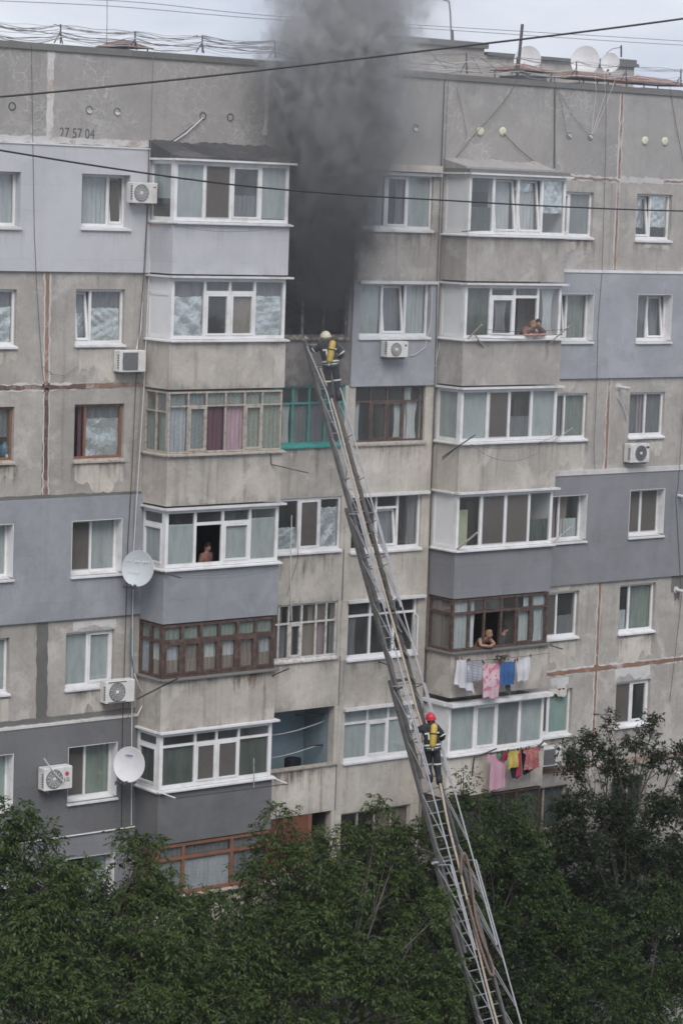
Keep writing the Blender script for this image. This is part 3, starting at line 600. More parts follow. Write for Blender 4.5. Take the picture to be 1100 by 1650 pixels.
# ---------------------------------------------------------------- balcony columns
def balcony(s0, s1, D, zb, zs, zt, pm, fm, cols, side, fw=.07, pw=None, sillm='flashing', visor='flashing', vt=.05, vo=.13, sl=.04):
    mb = MB(); mb.fb(s0, s1, 0.003, D, zb, zb+.13); mb.fb(s0, s1, D-.08, D, zb+.13, zs); mb.fb(s0, s0+.08, .003, D-.08, zb+.13, zs); mb.fb(s1-.08, s1, .003, D-.08, zb+.13, zs)
    o = mb.build('balcony', M[pm], BLD)
    G = Glz(front_loc(D-.03), M[fm]); G.columns(s0+.03, s1-.03, zs+sl, zt-.002, fw, cols, pw); G.finish('glazing_frame', o); G.kids(o)
    G = Glz(lambda a, e, z: Vector((s0+.03-e, -a, z)), M[fm]); G.columns(.01, D-.095, zs+sl, zt-.002, fw, side, pw); G.finish('glazing_frame', o); G.kids(o)
    G = Glz(lambda a, e, z: Vector((s1-.03+e, -a, z)), M[fm]); G.columns(.01, D-.095, zs+sl, zt-.002, fw, [(1, 'wp')], pw); G.finish('glazing_frame', o); G.kids(o)
    if sillm:
        mb = sill_mesh(s0-.03, s1+.06, zs+sl, D-.09, D+.09, .03, .035); mb.hexa([(s0-.075, -D-.08, zs-.025), (s0+.02, -D+.088, zs), (s0+.02, -.003, zs), (s0-.075, -.003, zs-.025), (s0-.075, -D-.08, zs+.01), (s0+.02, -D+.088, zs+sl-.002), (s0+.02, -.003, zs+sl-.002), (s0-.075, -.003, zs+.01)])
        mb.build('sill', M[sillm], o)
    if visor:
        mb = MB().fb(s0-.05, s1+.10, D-.1, D+vo, zt, zt+vt); mb.fb(s0-.08, s0+.05, .003, D-.101, zt+.001, zt+vt-.002); mb.build('visor', M[visor], o)
    return o
def zmean(pts, d): return sum(zx(u, v, d) for u, v in pts)/len(pts)
Bb = [zmean(p, DB) for p in (((280, 443), (469, 442)), ((275, 627), (461, 625)), ((265, 816), (450, 807)), ((259, 1006), (449, 991)), ((255, 1183), (438, 1162)), ((253, 1359), (440, 1339)), ((250, 1530), (430, 1508)))]
Bs = [zmean(p, DB) for p in (((280, 358), (466, 364)), ((276, 549), (464, 549)), ((268, 734), (450, 728)), ((263, 919), (451, 907)), ((257, 1098), (438, 1079)), ((258, 1278), (436, 1252)), ((258, 1447), (430, 1424)))]
Bt = [zmean(p, DB) for p in (((282, 260), (462, 264)), ((284, 447), (462, 450)), ((270, 631), (450, 629)), ((266, 822), (449, 814)), ((258, 1009), (438, 993)), ((262, 1182), (437, 1163)), ((253, 1361), (440, 1341)))]
Eb = [zmean(p, DE) for p in (((752, 455), (908, 452)), ((747, 622), (902, 618)), ((740, 796), (893, 784)), ((732, 966), (890, 951)), ((724, 1126), (879, 1106)), ((716, 1287), (868, 1266)), ((708, 1445), (860, 1422)))]
Es = [zmean(p, DE) for p in (((752, 378), (909, 384)), ((749, 549), (903, 546)), ((743, 716), (894, 709)), ((736, 888), (891, 878)), ((728, 1053), (881, 1038)), ((719, 1222), (872, 1197)), ((710, 1380), (862, 1356)))]
Et = [zmean(p, DE) for p in (((755, 281), (905, 287)), ((753, 459), (903, 460)), ((745, 628), (892, 624)), ((739, 797), (889, 788)), ((732, 968), (880, 953)), ((724, 1142), (873, 1118)), ((716, 1289), (868, 1268)))]
BAL = []
BAL.append(balcony(SB0, SB1, DB, Bb[0], Bs[0], Bt[0], 'paint_pale', 'pvc', W((40, 'bl'), (38, 'net'), (44, 's cb=cu_grey'), (39, 'bl=.03-1')), [(1, 'bl=.36-1')], fw=.09, pw=.075))
BAL.append(balcony(SB0, SB1, DB, Bb[1], Bs[1], Bt[1], 'concrete_warm', 'pvc', W((46, 'fo=0-.72 ct=cu_grey'), (36, (.80, 's dk', 'dk')), (36, (.80, 's fl=cu_beige', 'dk')), (44, 'fo=0-.74 ct=cu_grey')), [(1, (.76, 'wp', 'wp'))], fw=.085, pw=.075))
BAL.append(balcony(SB0, SB1, DB, Bb[2], Bs[2], Bt[2], 'concrete_warm', 'wood_old', W((29, (.78, 'cu=cu_lacewhite', 'cu=cu_lace')), (28, (.78, 's cu=cu_lace', 'cu=cu_lace')), (30, (.78, 'op cu=cu_mauve', 'cu=cu_lacegreen')), (30, (.78, 'op cu=cu_pinkpale', 'cu=cu_lacegreen')), (28, (.78, 's cu=cu_lacegreen', 'cu=cu_lacegreen')), (30, (.78, 'cu=cu_lacegreen', 'cu=cu_lacegreen'))),
                   [(1, (.68, 'cu=cu_green', 'dk')), (1, (.68, 'cu=cu_green', 'fl=cu_grey'))], fw=.045, pw=.035, sillm='wood_old', visor=None))
BAL.append(balcony(SB0, SB1, DB, Bb[3], Bs[3], Bt[3], 'paint_blue', 'pvc', W((40, 'bl=0-.78'), (40, (.77, 'op', 'dk')), (40, (.77, 's bl', 'cu=cu_dkgreen')), (40, 'bl=0-.82')), [(1, (.77, 's bl', 'dk'))], fw=.09, pw=.075))
st = lambda a, b_: f'cb={a} ct={b_}'
BAL.append(balcony(SB0, SB1, DB, Bb[4], Bs[4], Bt[4], 'concrete_warm', 'wood_brown', W(*[(30, (.70, 's '+st('cu_beige', 'cu_lacewhite' if i in (0, 5) else ('cu_white' if i in (2, 3) else 'cu_brown')), 'cu=cu_green')) for i in range(6)]), [(1, (.70, 'fl=cu_lacewhite', 'cu=cu_green')), (1, (.70, st('cu_beige', 'cu_white'), 'cu=cu_green'))], fw=.07, pw=.07, sillm='cement', visor=None))
BAL.append(balcony(SB0, SB1, DB, Bb[5], Bs[5], Bt[5], 'paint_dark', 'pvc', W((48, (.80, 'fl=cu_dkgreen', 'dk')), (30, (.80, 'net s', 'dk')), (32, (.80, 'net s', 'dk')), (46, (.80, 'fl=cu_dkgreen', 'dk'))), [(1, (.80, 's fl=cu_dkgreen', 'dk'))], fw=.10, pw=.06))
BAL.append(balcony(SB0, SB1, DB, Bb[6], Bs[6], Bt[6], 'concrete_warm', 'wood_red', W((40, (.74, 'fl=cu_lace', 'cu=cu_grey')), (82, (.74, 'fl=cu_lacewhite', 'cu=cu_grey')), (60, (.74, 'cu=cu_grey', 'cu=cu_grey'))), [(1, (.74, 'cu=cu_grey', 'cu=cu_grey')), (1, (.74, 'cu=cu_grey', 'cu=cu_grey'))], fw=.08, pw=.08, sillm='wood_old', visor=None))
BAL.append(balcony(SE0, SE1, DE, Eb[0], Es[0], Et[0], 'concrete', 'pvc', W((34, 'cb=cu_dkgreen'), (36, 't cu=cu_white'), (36, 't fo=.78-1 cu=cu_white'), (34, 'fo=.38-1')), [(1, 'wp')], fw=.085, pw=.085))
BAL.append(balcony(SE0, SE1, DE, Eb[1], Es[1], Et[1], 'concrete', 'pvc', W((34, 'cu=cu_dkgreen'), (34, (.82, 's cm=cu_grey', 'dk')), (34, (.82, 'op', 'dk')), (32, 'cm=cu_white')), [(1, 'wp')], fw=.085, pw=.075))
BAL.append(balcony(SE0, SE1, DE, Eb[2], Es[2], Et[2], 'concrete_warm', 'pvc', W((34, 'fl=cu_pale'), (28, 'net'), (30, 'cb=cu_grey'), (33, 'fl=cu_pale')), [(1, 'bl')], fw=.09, pw=.085))
BAL.append(balcony(SE0, SE1, DE, Eb[3], Es[3], Et[3], 'paint_grey', 'pvc', W((32, 'dk'), (34, 'net'), (34, 'net'), (32, 'cb=cu_dkgreen')), [(1, 'wp')], fw=.085, pw=.08))
BAL.append(balcony(SE0, SE1, DE, Eb[4], Es[4], Et[4], 'concrete_warm', 'wood_brown', W((24, (.74, 'cu=cu_pale', 'cu=cu_pale')), (22, (.74, 'op cl=cu_pale', 'cl=cu_pale')), (26, (.74, 'op', 'dk')), (22, (.74, 'op', 'dk')), (24, (.74, 's cu=cu_pale', 'cr=cu_pale')), (24, (.74, 'cm=cu_pale', 'cu=cu_pale'))), [(1, (.74, 'fl=cu_brown', 'fl=cu_brown'))], fw=.06, pw=.06, sillm='cement', visor=None))
BAL.append(balcony(SE0, SE1, DE, Eb[5], Es[5], Et[5], 'cream', 'pvc', W((36, 'bl'), (32, 's bl'), (34, 'bg'), (34, 'bl')), [(1, 'wp')], fw=.085, pw=.085, vt=.10, vo=.2))
BAL.append(balcony(SE0, SE1, DE, Eb[6], Es[6], Et[6], 'concrete_warm', 'wood_brown', W((60, 'cu=cu_dkgreen'), (40, 'cu=cu_dkgreen'), (20, (.7, 'dk', 'dk')), (40, 'cu=cu_dkgreen')), [(1, 'cu=cu_dkgreen')], fw=.06, pw=.06, sillm='cement', visor=None))
# top-floor hoods
def ragged_slab(s0, s1, d1, z0, z1, amp, mat, name):
    n = 40; mb = MB(); rn = random.Random(int(s0*10))
    prof = [z1+rn.uniform(-amp, amp)+amp*.8*math.sin(i*.35) for i in range(n+1)]
    for i in range(n):
        a, b_ = s0+(s1-s0)*i/n, s0+(s1-s0)*(i+1)/n
        mb.hexa([(a, -d1, z0), (b_, -d1, z0), (b_, -.003, z0), (a, -.003, z0), (a, -d1, z0+.05), (b_, -d1, z0+.05), (b_, -.003, prof[i+1]), (a, -.003, prof[i])])
    return mb.build(name, mat, BLD)
ragged_slab(SB0-.05, SB1+.05, DB+.06, Bt[0]+.06, zx(340, 232)+.02, .025, M['bitumen'], 'hood')
MB().fb(SE0-.05, SE1+.02, .003, DE+.06, Et[0]+.055, Et[0]+.15).build('hood_slab', M['cement'], BLD)
ragged_slab(SE0-.05, SE1-.35, DE-.1, Et[0]+.152, Et[0]+.42, .03, M['parapet_plain'], 'hood')
MB().fb(SD0-.25, 2.62, .003, .22, d_head[0]+.08, d_head[0]+.26).build('hood_slab', M['cream'], BLD)
# ================================================================== joints, patches, vents, brackets, cables on the building
def jag_strip(p0, p1, w, mat, name='joint_sealant', d=.012, j=.25, dd=.0):
    """irregular run of sealant / mortar between two facade points (s, z)"""
    (a0, z0), (a1, z1) = p0, p1; L_ = math.hypot(a1-a0, z1-z0); n = max(4, int(L_/.12)); tx, tz = (a1-a0)/L_, (z1-z0)/L_; nx, nz_ = -tz, tx
    rn = random.Random(int((a0+z0*3)*100)); mb = MB(); pr = []
    for i in range(n+1):
        t = i/n; wl = w/2*(1+rn.uniform(-j, j)); wr = w/2*(1+rn.uniform(-j, j)); cx, cz = a0+(a1-a0)*t, z0+(z1-z0)*t
        pr.append(((cx+nx*wl, cz+nz_*wl), (cx-nx*wr, cz-nz_*wr)))
    y1 = -(dd+d); y0 = -(dd-.02)
    for i in range(n):
        (A, B), (C_, D_) = pr[i], pr[i+1]
        mb.hexa([(A[0], y0, A[1]), (B[0], y0, B[1]), (D_[0], y0, D_[1]), (C_[0], y0, C_[1]), (A[0], y1, A[1]), (B[0], y1, B[1]), (D_[0], y1, D_[1]), (C_[0], y1, C_[1])])
    return mb.build(name, M[mat], BLD)
jag_strip((SML, 26.3), (SML, 28.38), .19, 'mortar_white', 'mortar_joint', .006)
jag_strip((-3.06, 26.7), (-3.02, 28.38), .13, 'mortar_white', 'mortar_joint', .006, .5)
jag_strip((-17.4, 26.30), (SB0+.02, 26.33), .15, 'mortar_white', 'mortar_joint', .012, .3)
MB().fb(-17.4, SB0+.02, .0, .10, 26.20, 26.235).build('drip_cap', M['flashing'], BLD)
jag_strip((SML+.03, 23.2), (SML+.06, 20.5), .19, 'mortar_white', 'mortar_joint', .004, .3); jag_strip((SML+.03, 23.2), (SML+.06, 20.5), .10, 'seal_rust', d=.012)
jag_strip((SML+.07, 20.46), (SML+.10, 17.85), .18, 'mortar_white', 'mortar_joint', .004, .3); jag_strip((SML+.07, 20.46), (SML+.10, 17.85), .115, 'seal_maroon', d=.012)
jag_strip((-17.4, 20.48), (-8.3, 20.47), .17, 'mortar_white', 'mortar_joint', .004, .4); jag_strip((-17.4, 20.47), (-8.2, 20.47), .10, 'seal_maroon', d=.012, j=.5)
jag_strip((-8.2, 20.48), (SB0-.03, 20.50), .11, 'seal_rust', d=.012, j=.2)
jag_strip((SML+.09, 14.76), (SML+.12, 12.42), .31, 'cement', 'cement_joint', .008, .12); jag_strip((-17.4, 12.38), (SB0-.02, 12.38), .13, 'cement', 'cement_joint', .006, .2)
MB().fb(-17.4, SB0-.01, 0.0, .095, 12.235, 12.29).build('drip_cap', M['mortar_white'], BLD)
jag_strip((-17.4, 17.86), (SB0-.02, 17.80), .13, 'cement', 'cement_joint', .03, .2, .0)
MB().tube([(-17.4, -.10, 9.40), (SB0-.02, -.10, 9.43)], .022).build('conduit', M['cable_pale'], BLD)
for z0, z1 in ((28.38, 26.02), (25.96, 23.5), (20.38, 17.85), (14.56, 12.15), (12.08, 9.0)):
    jag_strip((SMR, z0), (SMR, z1), .15, 'mortar_white', 'mortar_joint', .004, .35); jag_strip((SMR, z0), (SMR+.01, z1), .075, 'seal_rust', d=.012, j=.4)
jag_strip((SE1+.05, 25.99), (19, 25.98), .17, 'mortar_white', 'mortar_joint', .006, .5); jag_strip((SE1+.3, 26.0), (SMR-.05, 25.97), .07, 'seal_rust', d=.014, j=.6); jag_strip((11, 26.0), (19, 25.97), .05, 'seal_rust', d=.014, j=.8)
jag_strip((SE1+.02, 12.12), (19, 12.14), .19, 'mortar_white', 'mortar_joint', .004, .3); jag_strip((SE1+.02, 12.11), (19, 12.14), .115, 'seal_rust', d=.014, j=.3)
jag_strip((SE1+.02, 9.30), (19, 9.32), .13, 'seal_rust', d=.012, j=.4)
MB().fb(SE1+.02, 19, 0, .10, 23.385, 23.46).build('drip_cap', M['flashing'], BLD); MB().fb(SE1+.02, 19, 0, .10, 17.725, 17.86).build('drip_cap', M['mortar_white'], BLD)
for k in range(7):
    za = c_sill[k]; zb_ = c_head[k+1] if k < 6 else 1.0
    MB().fb(-.115, -.085, -.02, .008, zb_+.01, za-.01).build('joint_sealant', M['cement'], BLD)
def patch(u0, u1, va, vb, mat='cream', seed=1, d=.005):
    """leftover paint with a ragged outline"""
    um, vm = (u0+u1)/2, (va+vb)/2; s0, s1 = sx(u0, vm), sx(u1, vm); zt, zb_ = zx(um, va), zx(um, vb); rn = random.Random(seed+int(u0)); n = 30; mb = MB()
    bot = [zb_+(zt-zb_)*max(0, min(.7, .22+.22*math.sin(i*.22+seed)+.1*math.sin(i*.7+seed*2)+rn.uniform(-.05, .05))) for i in range(n+1)]
    for i in range(n):
        a, b_ = s0+(s1-s0)*i/n, s0+(s1-s0)*(i+1)/n
        mb.hexa([(a, .01, bot[i]), (a, -d, bot[i]), (b_, -d, bot[i+1]), (b_, .01, bot[i+1]), (a, .01, zt), (a, -d, zt), (b_, -d, zt), (b_, .01, zt)])
    return mb.build('paint_patch', M[mat], BLD)
for i, q in enumerate(((127, 193, 562, 616), (121, 198, 748, 797), (-20, 27, 567, 590), (-25, 22, 753, 782), (111, 166, 1114, 1158), (-30, 14, 1128, 1178), (897, 941, 717, 768), (1046, 1066, 712, 736), (884, 926, 1036, 1080), (996, 1047, 1027, 1074), (908, 950, 390, 406), (1026, 1076, 394, 402), (882, 912, 1110, 1124), (893, 925, 613, 632), (886, 928, 934, 952))):
    patch(*q, seed=i)
for i, q in enumerate(((118, 187, 1000, 1014), (990, 1046, 1074, 1096), (886, 915, 1092, 1112))): patch(*q, mat='mortar_white', seed=30+i)
# drain / vent openings in the parapet
for i, (u, v, kind) in enumerate(((20, 171, 'd'), (144, 177, 'w'), (189, 180, 'w'), (327, 187, 'd'), (371, 189, 'd'), (633, 205, 'w'), (669, 206, 'w'), (773, 212, 'c'), (809, 212, 'c'), (916, 219, 'p'), (950, 221, 'p'), (1038, 227, 'c'), (1070, 228, 'c'))):
    p = P(u, v); r = .10
    if kind == 'c': o = MB().lathe([(r+.02, -.01), (r+.02, .025), (r-.02, .04), (0, .04)], p, (0, -1, 0), 18).build('vent_cover', M['vent_cream'], BLD, True)
    else:
        o = MB().lathe([(r, -.02), (r, .012), (r-.02, .016), (r-.03, -.015), (0, -.018)], p, (0, -1, 0), 18).build('vent_pipe', M['ac_dark'] if kind == 'd' else M['cement'], BLD)
        if kind in 'wp':
            a0 = 0 if kind == 'w' else 2.6; vs = [(p.x+(r-.025)*math.cos(math.pi+a0+q*math.pi/10), -.013, p.z-.012+(r-.025)*math.sin(math.pi+a0+q*math.pi/10)) for q in range(11)]
            vs += [(x, -.03, z) for x, y, z in vs]; n = 11
            MB().add(vs, [tuple(range(n-1, -1, -1)), tuple(range(n, 2*n))]+[(q, (q+1) % n, n+(q+1) % n, n+q) for q in range(n)]).build('vent_plate', M['vent_pale'], o)
# stencilled number
def text_mesh(txt, name, mat, size, s0, z0, d, parent, sxs=1.0, ext=.003, rot=0.0):
    cu = bpy.data.curves.new(name, 'FONT'); cu.body = txt; cu.size = size; cu.extrude = ext
    t = bpy.data.objects.new(name, cu); COL.objects.link(t); dg = bpy.context.evaluated_depsgraph_get(); me = bpy.data.meshes.new_from_object(t.evaluated_get(dg))
    bpy.data.objects.remove(t); me.transform(Matrix.Rotation(math.pi/2, 4, 'X') @ Matrix.Diagonal((sxs, 1, 1, 1))); me.transform(Matrix.Translation((s0, -d, z0)))
    o3 = Vector(parent['_o']) if '_o' in parent else Vector((0, 0, 0)); me.transform(Matrix.Translation(-o3)); me.materials.clear(); me.materials.append(mat)
    o = bpy.data.objects.new(name, me); COL.objects.link(o); o.parent = parent; return o
p = P(96, 221); text_mesh('27 57 04', 'stencilled_number', M['stencil'], .335, p.x, p.z, .002, BLD, .83)
# boiler flues sticking out of the right wing
for u, v, L_ in ((995, 623, .5), (1089, 798, .4), (1088, 950, .35), (1080, 1242, .4), (1092, 780, .06)):
    p = P(u, v); o = MB().lathe([(.10, -.01), (.10, .02), (.05, .02), (.05, L_), (.035, L_), (.035, L_-.05), (0, L_-.05)], p, Vector((.05, -1, -.06)), 14).build('flue_pipe', M['vent_pale'], BLD, False)
p = P(1088, 950); patch(1080, 1100, 925, 968, 'cement', 77, .004)
# clothes brackets on the balconies: (u0,v0) on the wall or balcony, (u1,v1) reaching out
def bracket(a, b_, mat='steel_dark', r=.018, extra=None, name='clothes_bracket'):
    mb = MB().tube([a, b_], r, 5)
    if extra: mb.tube([extra, a.lerp(b_, .45)], r*.8, 5)
    return mb.build(name, M[mat], BLD)
bracket(P(752, 547, DE), P(776, 523, DE+.5), 'wood_old', .024, P(779, 560, DE)); bracket(P(882, 555, DE), P(921, 522, DE+.5), 'wood_old', .022)
bracket(P(712, 737, .6), P(765, 701, DE+.55), 'steel_dark', .018, P(712, 741, .55)); bracket(P(895, 708, DE), P(921, 690, DE+.55), 'cable_pale', .014)
bracket(P(736, 885, DE), P(769, 858, DE+.5), 'wood_old', .028); bracket(P(888, 876, DE), P(920, 848, DE+.5), 'wood_white', .02)
bracket(P(881, 1038, DE), P(906, 1046, DE+.5), 'steel_dark', .018); bracket(P(699, 1050, DE*.3), P(752, 1066, DE+.38), 'rust', .03)
bracket(P(760, 1250, DE), P(763, 1222, DE+.1), 'steel_dark', .022); bracket(P(763, 1221, DE+.05), P(800, 1206, DE+.45), 'steel_dark', .022); bracket(P(866, 1204, DE), P(875, 1195, DE+.42), 'steel_dark', .025)
bracket(P(262, 922, DB), P(291, 931, DB+.5), 'steel_dark', .018); bracket(P(222, 1126, .5), P(287, 1093, DB+.55), 'steel_dark', .02); bracket(P(438, 1089, DB), P(466, 1077, DB+.4), 'steel_dark', .018)
bracket(P(255, 1276, DB), P(283, 1286, DB+.45), 'flashing', .018); bracket(P(283, 1286, DB+.45), P(464, 1263, DB+.45), 'steel_dark', .016); bracket(P(437, 1252, DB), P(464, 1263, DB+.45), 'flashing', .016); bracket(P(409, 1269, DB+.2), P(409, 1222, DB+.25), 'wood_old', .014)
bracket(P(436, 730, DB), P(437, 748, DB+.02), 'steel_dark', .02); bracket(P(437, 748, DB+.02), P(497, 762, DB+.6), 'steel_dark', .018)
bracket(P(241, 362, .5), P(285, 360, DB+.1), 'rust', .015); bracket(P(743, 373, DE+.05), P(775, 371, DE+.35), 'steel_dark', .015); bracket(P(610, 1066, .02), P(630, 1073, .5), 'steel_dark', .02)
def wire(pts, mat='cable_dark', r=.006, name='washing_line', parent=BLD): return MB().tube(pts, r, 4).build(name, M[mat], parent)
def sag(a, b_, s, n=14): return [a.lerp(b_, i/n)-Vector((0, 0, s*4*(i/n)*(1-i/n))) for i in range(n+1)]
for i in range(3): wire(sag(P(268+i*9, 924+i*3, DB+.15+.15*i), P(452, 909+i*3, DB+.15+.15*i), .06+.03*i), 'cable_grey', .005)
for i in range(3): wire(sag(P(757+i*7, 543-i*7, DE+.1+.15*i), P(892+i*10, 548-i*9, DE+.1+.15*i), .02+.03*i), 'cable_dark', .006)
for i, s_ in enumerate((.25, .6)): wire(sag(P(758, 716, DE+.35), P(905, 697, DE+.3), s_), 'cable_grey', .007)
wire(sag(P(752, 1065, DE+.36), P(884, 1052, DE+.36), .03), 'cable_dark', .006); wire(sag(P(783, 1214, DE+.4), P(872, 1198, DE+.4), .02), 'cable_dark', .006)
wire(sag(P(283, 364, DB+.1), P(466, 364, DB+.12), .14), 'cable_grey', .006)
# cables down the facade
def cable(px, d=.05, mat='cable_dark', r=.010): return wire([P(u, v, d) for u, v in px], mat, r, 'cable')
cable([(51, 74), (53, 200), (56, 380), (60, 470), (68, 590), (72, 620)], .09, 'cable_dark', .007)
cable([(240, 240), (238, 330), (232, 440), (226, 520), (219, 620), (213, 760), (206, 880), (203, 1000), (198, 1160), (196, 1340)], .10, 'cable_dark', .011)
cable([(247, 90), (243, 240), (234, 440), (228, 620), (217, 800), (212, 1000), (207, 1160), (200, 1340)], .10, 'cable_grey', .009)
cable([(251, 250), (247, 350), (240, 450), (232, 630), (221, 800), (216, 880), (214, 1000), (213, 1140), (212, 1330)], .11, 'cable_pale', .014)
cable([(327, 190), (300, 215), (258, 243), (249, 262), (247, 350)], .06, 'cable_pale', .016); cable([(325, 192), (285, 222), (252, 243)], .05, 'cable_dark', .012)
cable([(229, 487), (227, 530), (221, 563)], .06, 'cable_pale', .028)
cable([(893, 124), (893, 270)], .03, 'steel_dark', .022)
cable([(976, 120), (975, 250), (969, 440), (963, 520), (960, 640), (956, 720), (958, 762)], .09, 'cable_dark', .008)
cable([(1078, 140), (1088, 200), (1100, 260)], .05, 'cable_dark', .009); cable([(1100, 660), (1092, 780), (1088, 800), (1097, 960), (1092, 1010), (1078, 1130)], .10, 'cable_dark', .009)
cable([(716, 128), (711, 260), (704, 450), (700, 620), (694, 780), (690, 960), (684, 1120)], .07, 'cable_dark', .014); cable([(722, 128), (716, 260), (709, 440), (703, 560)], .06, 'cable_grey', .010)
cable([(696, 470), (694, 520), (684, 560), (668, 572), (660, 573)], .08, 'cable_pale', .010); cable([(712, 460), (707, 560), (700, 590)], .07, 'cable_pale', .009)
cable([(958, 118), (960, 150), (955, 190), (952, 216)], .06, 'cable_pale', .006); cable([(972, 115), (975, 150), (962, 190), (953, 217)], .06, 'cable_pale', .006); cable([(988, 112), (990, 130), (975, 170), (962, 200), (957, 215)], .06, 'cable_pale', .006)
cable([(845, 100), (822, 150), (790, 190), (772, 207), (734, 255)], .05, 'cable_dark', .008); cable([(811, 215), (835, 240), (862, 262)], .05, 'cable_dark', .010); cable([(735, 140), (745, 180), (752, 220), (730, 262)], .05, 'cable_grey', .006)
cable([(870, 110), (893, 130), (905, 170), (912, 215)], .05, 'cable_grey', .008); cable([(995, 640), (1004, 655), (1010, 676)], .06, 'cable_pale', .016); cable([(890, 130), (925, 190), (946, 216)], .05, 'cable_grey', .007)
cable([(217, 1085), (224, 1104), (233, 1120), (229, 1138), (222, 1152)], .25, 'cable_pale', .016); cable([(212, 1012), (211, 1050), (216, 1086)], .12, 'jug_blue', .02)
cable([(441, 755), (446, 760), (450, 800)], .2, 'cable_grey', .008); cable([(470, 830), (468, 920), (470, 1000)], .08, 'cable_pale', .014); cable([(462, 960), (480, 900), (478, 820)], .06, 'cable_grey', .009)
cable([(68, 590), (85, 603), (105, 605), (125, 590)], .05, 'cable_grey', .007)
# ================================================================== air conditioners
def aircon(u, v, d, label, face='fan', bits=(), w=.76, h=.53, dp=.28, grp='air conditioning units hung on the facade'):
    c = P(u, v, d+dp); s0, s1, z0, z1 = c.x-w/2, c.x+w/2, c.z-h/2, c.z+h/2; d0, d1 = d+.05, d+.05+dp
    t = thing('air_conditioner', (c.x, -d, z0-.06), label, 'air conditioner', grp)
    mb = MB(); e = .018      # case with chamfered edges
    ring = lambda q, y: [(s0+q, y, z0+e), (s0+e, y, z0+q), (s1-e, y, z0+q), (s1-q, y, z0+e), (s1-q, y, z1-e), (s1-e, y, z1-q), (s0+e, y, z1-q), (s0+q, y, z1-e)]
    vs = ring(0, -d0)+ring(0, -d1+e)+ring(e*.8, -d1); fs = [tuple(range(8)), tuple(range(23, 15, -1))]
    for k in range(2):
        for q in range(8): fs.append((k*8+q, k*8+(q+1) % 8, (k+1)*8+(q+1) % 8, (k+1)*8+q)[::-1])
    mb.add(vs, fs); mb.build('case', M['ac_white'], t)
    fx = {'fan': c.x-.12, 'fanl': c.x-.06, 'fanr': c.x+.02, 'slat': c.x-.06, 'box': c.x-.10}[face]; R = h*.42; y = -d1
    if face.startswith('fan') or face == 'box':
        gm = MB().lathe([(R, .0), (R, .012), (R-.02, .016), (R-.03, .004), (0, .003)], (fx, y, c.z), (0, -1, 0), 24); g_ = gm.build('fan_grille', M['ac_grille'], t)
        sp = MB()
        for q in range(12):
            a = q*math.pi/6; sp.tube([(fx+.05*math.cos(a), y-.014, c.z+.05*math.sin(a)), (fx+(R-.02)*math.cos(a+.2), y-.016, c.z+(R-.02)*math.sin(a+.2))], .004, 4)
        for rr in (.4, .6, .8):
            sp.tube([(fx+R*rr*math.cos(q*math.pi/8), y-.015, c.z+R*rr*math.sin(q*math.pi/8)) for q in range(17)], .004, 4)
        sp.build('grille_wire', M['ac_white'] if face != 'fanr' else M['ac_dark'], g_); MB().lathe([(.045, 0), (.045, .02), (.02, .026), (0, .026)], (fx, y, c.z), (0, -1, 0), 12).build('hub', M['ac_white'], g_)
        if face == 'box': MB().fb(fx-R-.03, fx+R+.03, d1+.001, d1+.008, c.z-R-.03, c.z-R).build('trim', M['ac_grille'], t); MB().fb(fx-R-.03, fx+R+.03, d1+.001, d1+.008, c.z+R, c.z+R+.03).build('trim', M['ac_grille'], t)
    else:
        sp = MB()
        for q in range(15):
            zq = z0+.06+q*(h-.12)/14; hw = .05+math.sqrt(max(0, 1-((zq-c.z)/(h*.5))**2))*.2; sp.fb(fx-hw, fx+.2, d1+.001, d1+.012, zq-.008, zq+.008)
        sp.build('fan_grille', M['ac_grille'], t)
        MB().fb(fx-.24, fx+.2, d1+.0005, d1+.004, z0+.05, z1-.05).build('grille_back', M['ac_grille'], t)
    sl = MB()
    for q in range(6): sl.fb(s0-.006, s0+.001, d1-.11, d1-.04, z0+.09+q*.06, z0+.12+q*.06)
    sl.build('side_vent', M['ac_dark'], t)
    for q in (s0+.1, s1-.14): MB().fb(q, q+.04, d, d1-.02, z0-.045, z0-.001).build('bracket', M['rust'] if 'rust' in bits else M['steel_dark'], t)
    if 'lg' in bits:
        MB().lathe([(.055, 0), (.055, .006), (0, .006)], (s1-.16, -d1, c.z+.10), (0, -1, 0), 18).build('badge', M['led_logo'], t)
        text_mesh('LG', 'lettering', M['logo_grey'], .13, s1-.24, c.z-.09, d1+.003, t)
    if 'oval' in bits: MB().add([(s1-.09+.075*math.cos(q*.5236), -d1-.004, z1-.11+.035*math.sin(q*.5236)) for q in range(12)], [tuple(range(12))]).build('badge', M['logo_blue'], t)
    if 'mark' in bits: MB().fb(s1-.13, s1-.05, d1+.001, d1+.005, z1-.12, z1-.09).build('badge', M['led_logo'], t)
    if 'rmark' in bits: MB().fb(s1-.12, s1-.06, d1+.001, d1+.005, z1-.13, z1-.08).build('badge', M['logo_blue'], t)
    return t
aircon(233, 311, INS, 'white air conditioner with round fan grille beside the top-floor balcony under a black bitumen hood', 'fan', ('mark', 'rust'), .70, .50)
aircon(213, 582, 0, 'white air conditioner with slatted half-round grille below the foil-lined window beside a thick white pipe', 'slat', ())
aircon(639, 563, .05, 'small white air conditioner under a three-pane window right of the burning flat', 'fanl', ('rmark',), .70, .42)
aircon(1029, 730, 0, 'white air conditioner with round fan and blue oval badge directly under a window sill', 'fanr', ('oval',), .74, .54)
aircon(193, 1114, 0, 'grey-white air conditioner with square-framed fan below a window with two closed blinds', 'box', ('rust',), .84, .56)
aircon(93, 1254, INS, 'white air conditioner with a red round badge and LG lettering on the dark grey wall', 'fan', ('lg', 'rust'), .80, .56)
